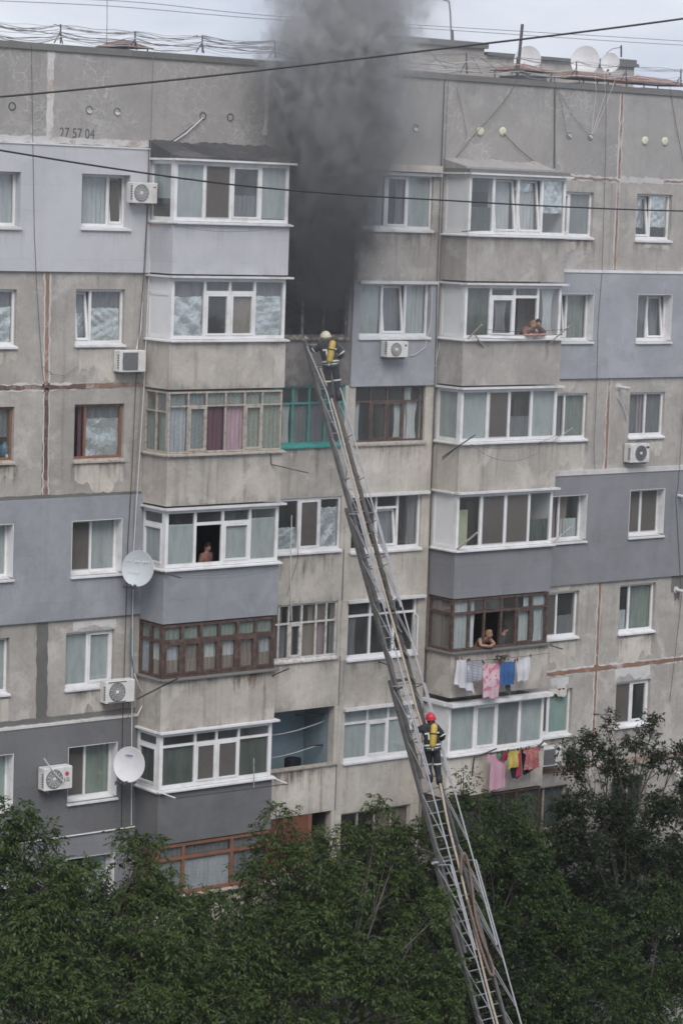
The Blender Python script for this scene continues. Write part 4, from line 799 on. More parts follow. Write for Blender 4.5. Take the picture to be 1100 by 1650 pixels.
aircon(886, 1219, 0, 'white air conditioner seen past the floral laundry under a green-blind window', 'slat', ('rmark',), .74, .54)
o = wire([P(71, 1222, .36), P(82, 1237, .42), P(92, 1250, .46), P(104, 1261, .46)], 'cable_pale', .014, 'drain_hose', None); tag(o, 'white drain hose hanging across the front of the LG air conditioner', 'hose'); base_at(o, P(104, 1261, .46))
# ================================================================== satellite dishes
def dish(c, R, nrm, mat, label, wallpt, lnb=3, roof=False, name='satellite_dish', grp=None):
    nrm = Vector(nrm).normalized(); t = thing(name, wallpt, label, 'satellite dish', grp)
    rt_ = nrm.cross(Vector((0, 0, 1))).normalized(); dn = nrm.cross(rt_).normalized(); dn = dn if dn.z < 0 else -dn
    Mx = Matrix((rt_, dn, nrm)).transposed(); mb = MB(); n, m = 28, 6
    for sgn, off in ((1, 0.0), (-1, -.012)):
        b0 = len(mb.v)
        for j in range(m+1):
            for i in range(n):
                r = j/m; a = 2*math.pi*i/n; p_ = Vector((R*.93*r*math.cos(a), R*r*math.sin(a), R*.20*(r*r-1)+off)); mb.v.append(tuple(Vector(c)+Mx @ p_))
        for j in range(m):
            for i in range(n):
                f_ = (b0+j*n+i, b0+j*n+(i+1) % n, b0+(j+1)*n+(i+1) % n, b0+(j+1)*n+i); mb.f.append(f_ if sgn > 0 else f_[::-1])
    mb.build('reflector', mat, t, True)
    rim = MB().tube([Vector(c)+Mx @ Vector((R*.935*math.cos(2*math.pi*i/28), R*1.005*math.sin(2*math.pi*i/28), -.006)) for i in range(29)], .011, 5); rim.build('rim', mat, t)
    fp = Vector(c)+Mx @ Vector((0, R*1.02, R*.75)); arm = MB().tube([Vector(c)+Mx @ Vector((0, R*.95, -.03)), fp+Mx @ Vector((0, .05, -.05))], .014, 6); a_ = arm.build('arm', M['steel_dark'], t)
    if lnb > 1: MB().tube([fp+rt_*-.12, fp+rt_*.22], .012, 5).build('feed_bar', M['steel_dark'], t)
    for k in range(lnb):
        q = fp+rt_*((k-.6)*.115 if lnb > 1 else 0); f_ = MB().lathe([(.022, -.10), (.022, 0), (.036, .01), (.036, .05), (0, .055)], q, -nrm-dn*.5, 10).build('feed', M['ac_dark'], t); MB().lathe([(.03, .056), (.03, .06), (0, .062)], q, -nrm-dn*.5, 10).build('feed_cap', M['vent_cream'], f_)
    back = Vector(c)-nrm*(R*.2+.02); MB().tube([back, back-nrm*.12+Vector((0, 0, -.05)), Vector(wallpt)], .024, 6).build('mount', M['steel_dark'], t)
    return t
NR = Vector((-.80, -.58, .16))
c1 = P(222, 916, .75); d1_ = dish(c1, .435, NR, M['dish_grey'], 'pale grey satellite dish with three feeds on the blue-grey wall beside a white window', P(222, 925, INS), 3, grp=None)
rn = random.Random(5)
mk = MB(); rt_ = NR.normalized().cross(Vector((0, 0, 1))).normalized(); dn_ = -(rt_.cross(NR.normalized())).normalized(); dn_ = dn_ if dn_.z < 0 else -dn_
for row, (y0, w, hh, n) in enumerate(((-.18, .27, .018, 9), (.05, .20, .028, 5))):     # peeled lettering left on the dish
    for i in range(n):
        if rn.random() < .25: continue
        ctr = c1+rt_*(w*(2*i/(n-1)-1))+dn_*(y0+.03*row)-NR.normalized()*.045; a = rt_*.018; b_ = dn_*hh*rn.uniform(.6, 1.1); nn = NR.normalized()*.035
        mk.add([ctr-a-b_+nn, ctr+a-b_+nn, ctr+a+b_+nn, ctr-a+b_+nn], [(0, 1, 2, 3)])
mk.build('worn_lettering', M['dish_white'], d1_)
c2 = P(208, 1232, .75); d2_ = dish(c2, .43, NR, M['dish_white'], 'white satellite dish with a small blue mark on the dark grey wall', P(208, 1242, INS), 3)
mk = MB()
for i in range(7):
    ctr = c2+rt_*((i-3)*.026+.02)-dn_*.22-NR.normalized()*.022; a = rt_*.009; b_ = dn_*(.022 if i in (0, 3, 6) else .015); mk.add([ctr-a-b_, ctr+a-b_, ctr+a+b_, ctr-a+b_], [(0, 1, 2, 3)])
mk.build('worn_lettering', M['logo_blue'], d2_)
# ================================================================== rooftop
pz = 28.25
mb = MB(); s0, s1 = P(642, 70, -5).x, P(780, 75, -5).x; s2 = P(1022, 90, -5).x; zt = P(780, 72, -5).z
mb.fb(s0, s1, -9, -5, pz, zt-.12); mb.fb(s1, s2, -9, -5, pz, zt-.30); mb.build('lift_house', M['concrete'], BLD)
mb = MB(); mb.fb(s0-.1, s1+.08, -9.1, -4.9, zt-.12, zt+.05); mb.fb(s1+.081, s2+.1, -9.1, -4.9, zt-.30, zt-.2); mb.build('lift_house_roof', M['cement'], BLD)
MB().fb(s2-.9, s2+.05, -8.9, -4.95, zt-.199, zt-.08).build('lift_house_roof', M['cement'], BLD)
def canopy(u0, u1, v, d):
    a, b_ = P(u0, v, d).x, P(u1, v, d).x; z = P((u0+u1)/2, v, d).z; mid = (a+b_)/2; y0, y1 = -d, -d+1.4
    mb = MB(); ym = (y0+y1)/2; rn = random.Random(int(u0))
    mb.add([(a, y0, z), (b_, y0, z-.03), (b_, y1, z), (a, y1, z), (a+.4, ym, z+.20), (b_-.4, ym, z+.17), (a, y0, z-.025), (b_, y0, z-.055), (b_, y1, z-.025), (a, y1, z-.025)], [(0, 1, 5, 4), (1, 2, 5), (2, 3, 4, 5), (3, 0, 4), (0, 6, 7, 1), (1, 7, 8, 2), (2, 8, 9, 3), (3, 9, 6, 0), (6, 9, 8, 7)])
    o = mb.build('vent_canopy', M['rust'], BLD)
    for x in (a+.12, b_-.12):
        for y in (y0+.1, y1-.1): MB().tube([(x, y, pz), (x, y, z)], .02, 5).build('canopy_post', M['steel_dark'], o)
    MB().box(a+.2, b_-.2, y0+.2, y1-.2, pz, z-.16).build('vent_shaft', M['cement'], o)
canopy(842, 897, 113, -1.2); canopy(932, 1018, 126, -1.0); canopy(1036, 1115, 134, -1.0); canopy(203, 248, 74, -2.5)
NRR = Vector((-.78, -.55, .22))
for (u, v, R, lab) in ((849, 97, .41, 'large pale satellite dish behind a leaning pole on the roof'), (942, 98, .44, 'large white satellite dish above a rusty vent canopy on the roof, beside a smaller dish'), (982, 101, .29, 'small white satellite dish above the rusty vent canopy on the roof')):
    c = P(u, v, -2.4); dish(c, R, NRR, M['dish_white'], lab, (c.x+.1, c.y+.25, pz), 1)
o = MB().tube([P(833, 122, -.5), P(841, 39, -.5)], .045, 6).build('leaning_pole', M['steel_dark']); tag(o, 'thick dark pole leaning on the roof in front of a large dish', 'pole'); base_at(o, P(833, 122, -.5))
mt = thing('antenna_mast', P(727, 66, -6), 'thin bent metal mast on the lift house roof', 'antenna')
MB().tube([P(727, 68, -6), P(725, 20, -6), P(723, 2, -6), P(714, 0, -6)], .025, 6).build('mast', M['cable_grey'], mt); MB().tube([P(729, 68, -6), P(728, 48, -6)], .04, 6).build('mast_base', M['steel_dark'], mt)
aa = thing('antenna', P(1000, 88, -5.2), 'small wire antenna on the end of the lift house roof', 'antenna'); MB().tube([P(1000, 92, -5.2), P(1000, 73, -5.2)], .03, 5).build('post', M['steel_dark'], aa); MB().tube([P(1000, 76, -5.2), P(985, 79, -5.2), P(976, 86, -5.2)], .012, 4).build('element', M['cable_grey'], aa)
def cable_run(posts, label, nw, seed, grp='cable runs along the roof edge'):
    rn = random.Random(seed); t = thing('roof_cable_run', P(posts[0][0], posts[0][2], -.2), label, 'cables', grp); tops = []
    for i, (u, va, vb) in enumerate(posts):
        a, b_ = P(u, vb, -.2), P(u, va, -.2); tops.append((a, b_))
        mb = MB().tube([a, b_], .02, 5); mb.tube([a+Vector((-.12, .1, 0)), a.lerp(b_, .6)], .014, 4); mb.tube([a+Vector((.12, .1, 0)), a.lerp(b_, .6)], .014, 4); mb.build('post', M['steel_dark'], t)
    for k in range(nw):
        pts = []; h0 = rn.uniform(.12, 1.0); dy = rn.uniform(-.15, .25); hh = [min(1.04, max(.08, h0+rn.uniform(-.12, .12) if k > 4 else .96+rn.uniform(-.05, .06))) for _ in tops]
        for i in range(len(tops)-1):
            a = tops[i][0].lerp(tops[i][1], hh[i]); b_ = tops[i+1][0].lerp(tops[i+1][1], hh[i+1]); s_ = rn.uniform(.0, .16)
            for q in range(10): f_ = q/10; pts.append(a.lerp(b_, f_)+Vector((0, dy+.05*math.sin(5*f_+k), -s_*4*f_*(1-f_)+.015*math.sin(11*f_+k*2))))
        pts.append(tops[-1][0].lerp(tops[-1][1], hh[-1])+Vector((0, dy, 0)))
        MB().tube(pts, rn.choice((.004, .005, .007, .010)), 4).build('wire', M[rn.choice(('cable_grey', 'cable_grey', 'cable_pale'))], t)  # haze over the black wires is painted in as grey and pale colour
    return t
cable_run([(-60, 29, 62), (-14, 33, 64), (98, 39, 70), (218, 50, 80), (326, 57, 85), (443, 65, 93), (560, 75, 101)], 'tangle of thin black cables strung between posts along the roof edge left of the smoke', 16, 3)
cable_run([(640, 76, 112), (751, 86, 118), (832, 92, 121), (928, 99, 124), (1008, 104, 130), (1096, 112, 137), (1180, 118, 142)], 'tangle of black cables between posts along the roof edge in front of the lift house', 12, 9)
for i, pts in enumerate((((640, 85), (672, 108), (700, 96), (735, 104), (770, 90), (800, 112)), ((655, 60), (668, 95), (690, 82), (720, 112)), ((760, 92), (775, 118), (800, 100), (835, 116), (870, 104)))):
    o = wire([P(u, v, -.6) for u, v in pts], 'cable_grey', .010, 'loose_cable', None); tag(o, ('loose grey cable coiled at the roof edge beside the smoke', 'loose cable hanging steeply from the lift house corner beside the smoke', 'loose grey cable looping past the foot of the leaning pole')[i], 'cable'); base_at(o, P(*pts[-1], -.6))
# high wires far behind the roof and the two thick cables crossing in front of the building
def span(px, d0, d1, r, mat, name, label):
    n = len(px); pts = [P(u, v, d0+(d1-d0)*i/(n-1)) for i, (u, v) in enumerate(px)]
    # smooth
    q = []
    for i in range(n-1):
        p0, p1, p2, p3 = pts[max(i-1, 0)], pts[i], pts[i+1], pts[min(i+2, n-1)]
        for j in range(8):
            t = j/8; q.append(.5*((2*p1)+(p2-p0)*t+(2*p0-5*p1+4*p2-p3)*t*t+(3*p1-p0-3*p2+p3)*t**3))
    q.append(pts[-1]); o = MB().tube(q, r, 6).build(name, M[mat]); tag(o, label, 'cable'); return base_at(o, q[0])
span([(-260, 176), (0, 156), (180, 139), (370, 119), (550, 98), (740, 75), (900, 56), (1100, 30), (1360, -8)], 16, 24, .019, 'cable_dark', 'overhead_cable', 'thick black overhead cable rising to the right across the parapet and smoke')
span([(-260, 198), (0, 242), (180, 271), (370, 297), (550, 313), (720, 323), (900, 333), (1100, 340), (1360, 342)], 18, 15, .0165, 'cable_dark', 'overhead_cable', 'black overhead cable sloping down to the right across the top-floor windows')
for i, px in enumerate((((-60, -6), (200, 2), (420, 24), (700, 42), (1000, 60), (1160, 70)), ((-60, -1), (180, 10), (420, 30), (700, 47), (1000, 67), (1160, 76)))):
    span(px, -20, -20, .012, 'cable_grey', 'distant_wire', ('hair-thin wire high in the sky behind the roof, upper of two', 'hair-thin wire in the sky behind the roof, lower of two')[i])
o = wire([P(173, -20, -2), P(173, 30, -2), P(172, 76, -2)], 'cable_grey', .010, 'whip_antenna', None); tag(o, 'hair-thin upright whip antenna on the roof left of the smoke', 'antenna'); base_at(o, P(172, 76, -2))

# ================================================================== rain stains and mould on the walls
def stain_at(s0, s1, d, z0, z1, mat, name='dirt_stain', side=None):
    if side is None: MB().quad((s0, -d-.004, z0), (s1, -d-.004, z0), (s1, -d-.004, z1), (s0, -d-.004, z1)).build(name, M[mat], BLD)
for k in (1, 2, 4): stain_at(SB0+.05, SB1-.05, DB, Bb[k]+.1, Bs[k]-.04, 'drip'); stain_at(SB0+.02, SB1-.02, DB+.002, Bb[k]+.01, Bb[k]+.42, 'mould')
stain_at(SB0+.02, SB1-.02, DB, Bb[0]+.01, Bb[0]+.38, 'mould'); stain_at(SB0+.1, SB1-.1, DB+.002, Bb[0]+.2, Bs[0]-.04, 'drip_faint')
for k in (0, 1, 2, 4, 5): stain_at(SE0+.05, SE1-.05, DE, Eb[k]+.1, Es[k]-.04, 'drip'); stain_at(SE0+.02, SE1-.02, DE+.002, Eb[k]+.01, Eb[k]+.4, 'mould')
stain_at(SE1-.7, SE1-.05, DE+.004, Eb[1]+.3, Es[1]-.04, 'drip_rust'); stain_at(SB1-1.3, SB1-.3, DB+.004, Bb[4]+.3, Bs[4]-.04, 'drip_rust'); stain_at(SC0+.4, -.15, .004, c_head[6]+.15, c_sill[5]-.04, 'drip_rust'); stain_at(.9, 2.2, .004, d_head[3]+.2, d_sill[2]-.04, 'drip_rust')
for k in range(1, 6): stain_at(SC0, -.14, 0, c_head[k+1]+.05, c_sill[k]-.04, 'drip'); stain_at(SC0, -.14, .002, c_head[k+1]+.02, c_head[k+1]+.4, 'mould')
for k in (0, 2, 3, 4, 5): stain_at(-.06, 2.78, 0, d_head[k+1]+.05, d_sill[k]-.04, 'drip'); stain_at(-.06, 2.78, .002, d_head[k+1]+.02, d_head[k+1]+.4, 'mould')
for k in range(6):
    for H_, m_ in ((LW0[k], left_m[k]), (LW1[k], left_m[k]), (RW2[k], right_m[k]), (RW3[k], right_m[k])):
        dd = INS if m_.startswith('paint') else .006; stain_at(H_[0]-.12, H_[1]+.2, dd, H_[2]-.95, H_[2]-.07, 'drip_faint' if dd == INS else 'drip')
for a, b_ in ((-12.5, SML-.1), (SML+.1, SB0), (3.0, 6.6), (6.8, 9.1), (9.4, 13.5), (.4, 2.6)): stain_at(a, b_, .002, 26.7, ZP, 'drip_faint')
# ================================================================== laundry on the two right-hand balconies
def hang(label, cat, mat, tl, tr, br, bl, d, name='hung_cloth', folds=3, amp=.03, pegs=True, shape=None, parent=None, grp=None):
    """a cloth pegged along its top edge; corners surveyed in the plane of the washing line"""
    q = [P(*tl, d), P(*tr, d), P(*br, d+.02), P(*bl, d+.02)]; ph = random.random()*6
    def fn(i, j):
        p_ = q[0].lerp(q[1], i).lerp(q[3].lerp(q[2], i), j)
        if shape: i2 = shape(i, j)
        else: i2 = i
        p_ = q[0].lerp(q[1], i2).lerp(q[3].lerp(q[2], i2), j)
        return p_+Vector((0, -amp*math.sin(i*folds*6.283+ph)*(.25+.75*j)-.01*math.sin(7*j+ph), -.015*math.sin(math.pi*((i*3) % 1))*(1-j)+.02*math.sin(i*folds*6.283+ph)*j+.035*math.sin(i*3.1+ph*2)*j*j))
    mb = MB().grid(fn, 16, 12)
    if parent is not None: o = mb.build(name, M[mat], parent, True); return o
    t = thing(name, (q[3]+q[2])/2, label, cat, grp); o = mb.build('fabric', M[mat], t, True)
    if pegs:
        for f_ in (.04, .96):
            c = q[0].lerp(q[1], f_); MB().box(c.x-.008, c.x+.008, c.y-.02, c.y+.02, c.z-.03, c.z+.05).build('peg', M['wood_brown'], t)
    return t
DL = DE+.36
hang('white sheet with one long trailing corner hanging below the brown-framed balcony', 'sheet', 't_white', (736, 1062), (757, 1064), (765, 1119), (732, 1100), DL+.02, 'hung_sheet', 3, .03)
hang('thin grey shirt hung behind the white sheet', 'shirt', 't_grey', (743, 1062), (756, 1065), (755, 1090), (744, 1086), DL-.05, 'hung_shirt', 2)
hang('grey and white striped shirt on the washing line', 'shirt', 't_stripe', (752, 1064), (778, 1067), (775, 1099), (752, 1098), DL+.05, 'hung_shirt', 3, .025)
hang('pink and white patterned towel, longest piece on its line', 'towel', 't_pink', (778, 1069), (805, 1069), (803, 1124), (778, 1126), DL+.05, 'hung_towel', 2, .012)
hang('blue fringed towel on the washing line', 'towel', 't_blue', (806, 1067), (830, 1065), (828, 1102), (805, 1102), DL+.03, 'hung_towel', 3, .015)
hang('dark narrow trouser leg hanging behind the blue towel', 'trousers', 't_tan', (810, 1070), (821, 1069), (822, 1118), (813, 1119), DL-.06, 'hung_trousers', 1)
hang('white towel at the right end of the upper line', 'towel', 't_white', (832, 1064), (855, 1057), (853, 1093), (834, 1100), DL+.02, 'hung_towel', 2, .025)
pl = thing('potted_plant', P(808, 1064, DE+.10), 'small green plant in a rail pot behind the blue towel', 'plant'); c = P(808, 1063, DE+.12)
MB().lathe([(.06, 0), (.09, .12), (.08, .125), (0, .11)], c-Vector((0, 0, .12)), (0, 0, 1), 10).build('pot', M['rust'], pl)
mb = MB(); rn = random.Random(2)
for i in range(70):
    p_ = c+Vector((rn.uniform(-.22, .22), rn.uniform(-.08, .1), rn.uniform(0, .12))); a = rn.uniform(0, 6.28); r_ = .035; mb.add([p_, p_+Vector((r_*math.cos(a), r_*math.sin(a), .02)), p_+Vector((r_*1.5*math.cos(a+.6), r_*1.5*math.sin(a+.6), .0)), p_+Vector((r_*math.cos(a+1.2), r_*math.sin(a+1.2), -.02))], [(0, 1, 2, 3)])
MB.build(mb, 'foliage', M['leaf_mid'], pl)
DL2 = DE+.40
shirt = lambda i, j: .5+(i-.5)*(1.28 if j < .17 else (.86+.2*j))
hang('long pale pink night shirt hanging lowest on the lower line', 'night shirt', 't_rose', (789, 1215), (815, 1213), (813, 1270), (789, 1272), DL2+.03, 'hung_nightshirt', 2, .02, shape=shirt)
hang('dark red and white baby garment beside the pink night shirt', 'garment', 't_maroon', (808, 1212), (818, 1211), (818, 1224), (806, 1225), DL2+.08, 'hung_garment', 1)
hang('tiny green cloth pegged over the pink night shirt', 'garment', 't_green', (801, 1214), (807, 1213), (807, 1220), (802, 1221), DL2+.10, 'hung_garment', 1)
hang('yellow frilled blouse on the lower washing line', 'blouse', 't_yellow', (818, 1210), (835, 1208), (834, 1238), (818, 1239), DL2+.06, 'hung_blouse', 2, .015, shape=shirt)
hang('black shorts hanging below the yellow blouse', 'shorts', 't_dark', (820, 1225), (834, 1224), (834, 1252), (822, 1254), DL2, 'hung_shorts', 2)
hang('deep red trouser leg between the yellow blouse and black trousers', 'trousers', 't_red', (833, 1209), (839, 1208), (840, 1250), (832, 1251), DL2+.02, 'hung_trousers', 1)
hang('black trousers hung slanting behind the floral dress', 'trousers', 't_dark', (838, 1207), (852, 1205), (864, 1238), (841, 1248), DL2-.02, 'hung_trousers', 2)
hang('red floral dress at the right end of the lower line', 'dress', 't_floral', (846, 1207), (867, 1203), (869, 1236), (845, 1240), DL2+.06, 'hung_dress', 3, .02, shape=shirt)
# things standing behind window glass
jg = thing('water_jug', (P(8, 732, -.28).x, .28, LW0[2][2]+.035), 'blue plastic water jug with a paper label behind the wooden-framed window', 'jug'); b_ = Vector(jg['_o'])
MB().lathe([(.0, 0), (.13, 0), (.13, .28), (.11, .33), (.04, .38), (.04, .42), (0, .42)], b_, (0, 0, 1), 16).build('bottle', M['jug_blue'], jg, True); MB().box(b_.x-.05, b_.x+.05, b_.y-.137, b_.y-.131, b_.z+.04, b_.z+.13).build('label', M['paper'], jg)
bd = MB().fb(SE0+.15, SE0+.72, DE-.42, DE-.38, Eb[3]+.14, Es[3]+1.05).build('leaning_board', M['board_cream']); tag(bd, 'pale yellow board standing inside the balcony with the white side panel', 'board'); base_at(bd, (SE0+.4, -(DE-.4), Eb[3]+.13))
bd = MB().fb(SD1-.75, SD1-.28, -.32, -.29, d_sill[2]-.9, d_sill[2]+.95).build('leaning_board', M['white_panel']); tag(bd, 'white board leaning inside the brown-framed window right of the ladder', 'board'); base_at(bd, (SD1-.5, .30, d_sill[2]-.9))
bs = MB().tube([(SC1-.95, .5, c_sill[5]-.15), (SC1-.95, .5, c_sill[5]+.18)], .22, 10).build('laundry_bag', M['t_dark']); tag(bs, 'dark cloth bag hanging inside the open blue loggia', 'bag'); base_at(bs, (SC1-.95, .5, c_sill[5]-.15))
# ================================================================== aerial ladder (telescopic lattice sections leaning to the burning flat)
plain('alu', (.42, .425, .44), .5, .35, var=.1, scale=6); plain('alu_dull', (.135, .132, .13), .55, .3, var=.2, scale=5, dirt=(.09, .08, .074)); plain('brace', (.30, .30, .305), .5, .3, var=.12); plain('rung', (.36, .36, .365), .5, .5, var=.15); plain('hose', (.42, .355, .28), .85, var=.15, scale=9, dirt=(.30, .25, .20)); plain('hose_brown', (.17, .125, .10), .85, var=.15, scale=9)
def px_of(p): X = Vector(p)-CP; w_ = X.dot(FW); return 550+FPX*X.dot(RT)/w_, 825-FPX*X.dot(UP)/w_
A0, A1 = P(503, 553, .45), P(803, 1648, 8.0)
AX = (A0-A1).normalized(); LW_ = AX.cross(Vector((0, 0, 1))).normalized()
if LW_.dot(RT) < 0: LW_ = -LW_
LN = LW_.cross(AX).normalized()
if LN.y > 0: LN = -LN
def LP(t, x=0.0, h=0.0): return A0-AX*t+LW_*x+LN*h
def t_at(v):
    a, b_ = 0.0, 40.0
    for _ in range(50):
        m_ = (a+b_)/2
        if px_of(LP(m_))[1] < v: a = m_
        else: b_ = m_
    return a
TEND = (A0.z-1.55)/AX.z
base_pt = LP(TEND); 
LAD = thing('aerial_ladder', (base_pt.x, base_pt.y, 0), 'long grey metal lattice fire ladder leaning up to the burning flat', 'ladder')
def bar(a, b_, r, name, mat, n=6): return MB().tube([a, b_], r, n).build(name, M[mat], LAD)
def rail(t0, t1, x, h, w, hh, name, mat):
    mb = MB(); c = []
    for t in (t1, t0):
        for dx, dh in ((-w/2, -hh/2), (w/2, -hh/2), (w/2, hh/2), (-w/2, hh/2)): c.append(LP(t, x+dx, h+dh))
    return mb.hexa(c).build(name, M[mat], LAD)
secs = [(-.05, t_at(985), .50, .30, .00), (t_at(818), t_at(1250), .61, .36, -.07), (t_at(1093), t_at(1530), .73, .42, -.14), (t_at(1378), TEND, .86, .50, -.21)]
for k, (t0, t1, w_, H_, dr) in enumerate(secs):
    for sgn in (-1, 1):
        x = sgn*w_/2
        rail(t0, t1, x, dr, .055, .11, 'rail', 'alu_dull'); rail(t0+.05, t1, x-sgn*.028-sgn*.02, dr+.02, .035, .05, 'rail', 'alu_dull')
        tc0 = t0+(1.5 if k == 0 else .25)
        bar(LP(tc0, x, dr+H_), LP(t1, x, dr+H_), .020, 'handrail', 'alu'); bar(LP(t0+.15, x, dr+.05), LP(tc0, x, dr+H_), .018, 'handrail', 'alu')
        nb = int((t1-tc0)/1.12); st_ = (t1-tc0)/max(1, nb)
        for q in range(nb):
            ta = tc0+q*st_
            bar(LP(ta, x, dr+H_), LP(ta, x-.01*sgn, dr+.04), .011, 'brace', 'alu_dull', 5); bar(LP(ta, x, dr+.05), LP(ta+st_, x, dr+H_), .011, 'brace', 'brace', 5)
            if k > 0: bar(LP(ta+.12, x-sgn*.03, dr+.05), LP(ta+st_+.02, x-sgn*.03, dr+H_), .009, 'brace', 'brace', 5)
    nr = int((t1-t0)/.30)
    for q in range(nr+1): bar(LP(t0+.1+q*.30, -w_/2, dr+.01), LP(t0+.1+q*.30, w_/2, dr+.01), .015, 'rung', 'rung', 6)
    if k: bar(LP(t0, -w_/2-.02, dr-.02), LP(t0, w_/2+.02, dr-.02), .04, 'end_roller', 'alu_dull', 8)
bar(LP(-.08, -.25, .02), LP(-.12, -.25, .10), .05, 'tip_roller', 'alu', 8)
# spot lamp arm on the lower section, pivot, turntable on the ground
tl_ = t_at(1384); bar(LP(tl_, -.45, -.1), LP(tl_, -.72, 0), .035, 'side_step', 'alu', 8)
MB().lathe([(1.2, 0), (1.2, .5), (1.05, .62), (.6, .7), (.5, 1.3), (.0, 1.3)], (base_pt.x, base_pt.y, 0), (0, 0, 1), 28).build('turntable', M['steel_dark'], LAD)
MB().tube([base_pt-LW_*.62, base_pt+LW_*.62], .16, 12).build('pivot', M['steel_dark'], LAD)
for x in (-.58, .58): MB().tube([base_pt+LW_*x, Vector((base_pt.x, base_pt.y, .9))+LW_*x], .11, 8).build('pivot_arm', M['steel_dark'], LAD)
# hoses
def smooth_pts(pts, n=8):
    q = []; m_ = len(pts)
    for i in range(m_-1):
        p0, p1, p2, p3 = pts[max(i-1, 0)], pts[i], pts[i+1], pts[min(i+2, m_-1)]
        for j in range(n): t = j/n; q.append(.5*((2*p1)+(p2-p0)*t+(2*p0-5*p1+4*p2-p3)*t*t+(3*p1-p0-3*p2+p3)*t**3))
    return q+[pts[-1]]
rn = random.Random(8)
hp = [LP(.75, -.12, .16), LP(1.0, -.04, .12), LP(1.4, .03, .09)]+[LP(t, .05+.03*math.sin(t*.9)+.0*t, .07) for t in np.arange(2.2, t_at(1150)-.5, 1.0)]+[LP(t_at(v), x, h) for v, x, h in ((1150, .04, .10), (1250, .12, .12), (1330, .08, .05), (1400, .10, .0), (1480, .10, -.06), (1560, .04, -.08), (1648, .06, -.12))]+[LP(TEND-.6, .1, -.1)]
o = MB().tube(smooth_pts(hp), .031, 8).build('fire_hose', M['hose'], None, True); tag(o, 'beige canvas fire hose running up the middle of the ladder to the burning flat', 'hose'); base_at(o, hp[-1])
hp = [LP(t_at(1410), .06, .04), LP(t_at(1388), .11, .14), LP(t_at(1380), .2, .20), LP(t_at(1395), .28, .16), LP(t_at(1430), .28, .08), LP(t_at(1480), .18, .02), LP(t_at(1520), .22, .0), LP(t_at(1553), .30, .0), LP(t_at(1570), .26, .02), LP(t_at(1574), .16, .05), LP(t_at(1566), .08, .06), LP(t_at(1520), .03, .05), LP(t_at(1450), .03, .05)]
o = MB().tube(smooth_pts(hp), .035, 8).build('spare_hose', M['hose_brown'], None, True); tag(o, 'brown hose looped over the lower ladder section, ending in a bend', 'hose'); base_at(o, hp[8])
MB().tube([LP(.6, .26, .02), LP(t_at(1380), .30, -.05)], .028, 6).build('cable_chain', M['steel_dark'], LAD); MB().tube([LP(t_at(1380), .30, -.05), LP(TEND-.5, .36, -.1)], .04, 6).build('cable_chain', M['alu_dull'], LAD)
for v in (700, 760, 850, 955, 965, 1010, 1050, 1090): bar(LP(t_at(v), .20, .03), LP(t_at(v+12), .27, .06), .035, 'guide_block', 'steel_dark', 6)

# ================================================================== people
plain('turnout', (.016, .018, .026), .85, var=.2, scale=7, dirt=(.03, .032, .04)); plain('reflective', (.55, .60, .50), .5, var=.06); plain('helmet_cream', (.58, .54, .42), .4, var=.08); plain('helmet_red', (.50, .035, .05), .3, var=.06)
plain('cylinder_yellow', (.50, .345, .06), .45, var=.14, scale=14, dirt=(.36, .26, .08)); plain('visor_dark', (.05, .05, .055), .2); plain('glove', (.06, .06, .06), .8); plain('jeans', (.05, .06, .09), .9)
def skin_geo(V, E_, Rr, root, sub=1):
    me = bpy.data.meshes.new('tmp'); me.from_pydata(V, E_, []); ob = bpy.data.objects.new('tmp', me); COL.objects.link(ob)
    ob.modifiers.new('k', 'SKIN'); sv = me.skin_vertices[0].data
    for i, r in enumerate(Rr): sv[i].radius = r if isinstance(r, tuple) else (r, r); sv[i].use_root = (i == root)
    s_ = ob.modifiers.new('s', 'SUBSURF'); s_.levels = sub; s_.render_levels = sub
    dg = bpy.context.evaluated_depsgraph_get(); em = bpy.data.meshes.new_from_object(ob.evaluated_get(dg))
    vs = [tuple(v.co) for v in em.vertices]; fs = [tuple(p.vertices) for p in em.polygons]
    bpy.data.objects.remove(ob); bpy.data.meshes.remove(me); bpy.data.meshes.remove(em); return vs, fs
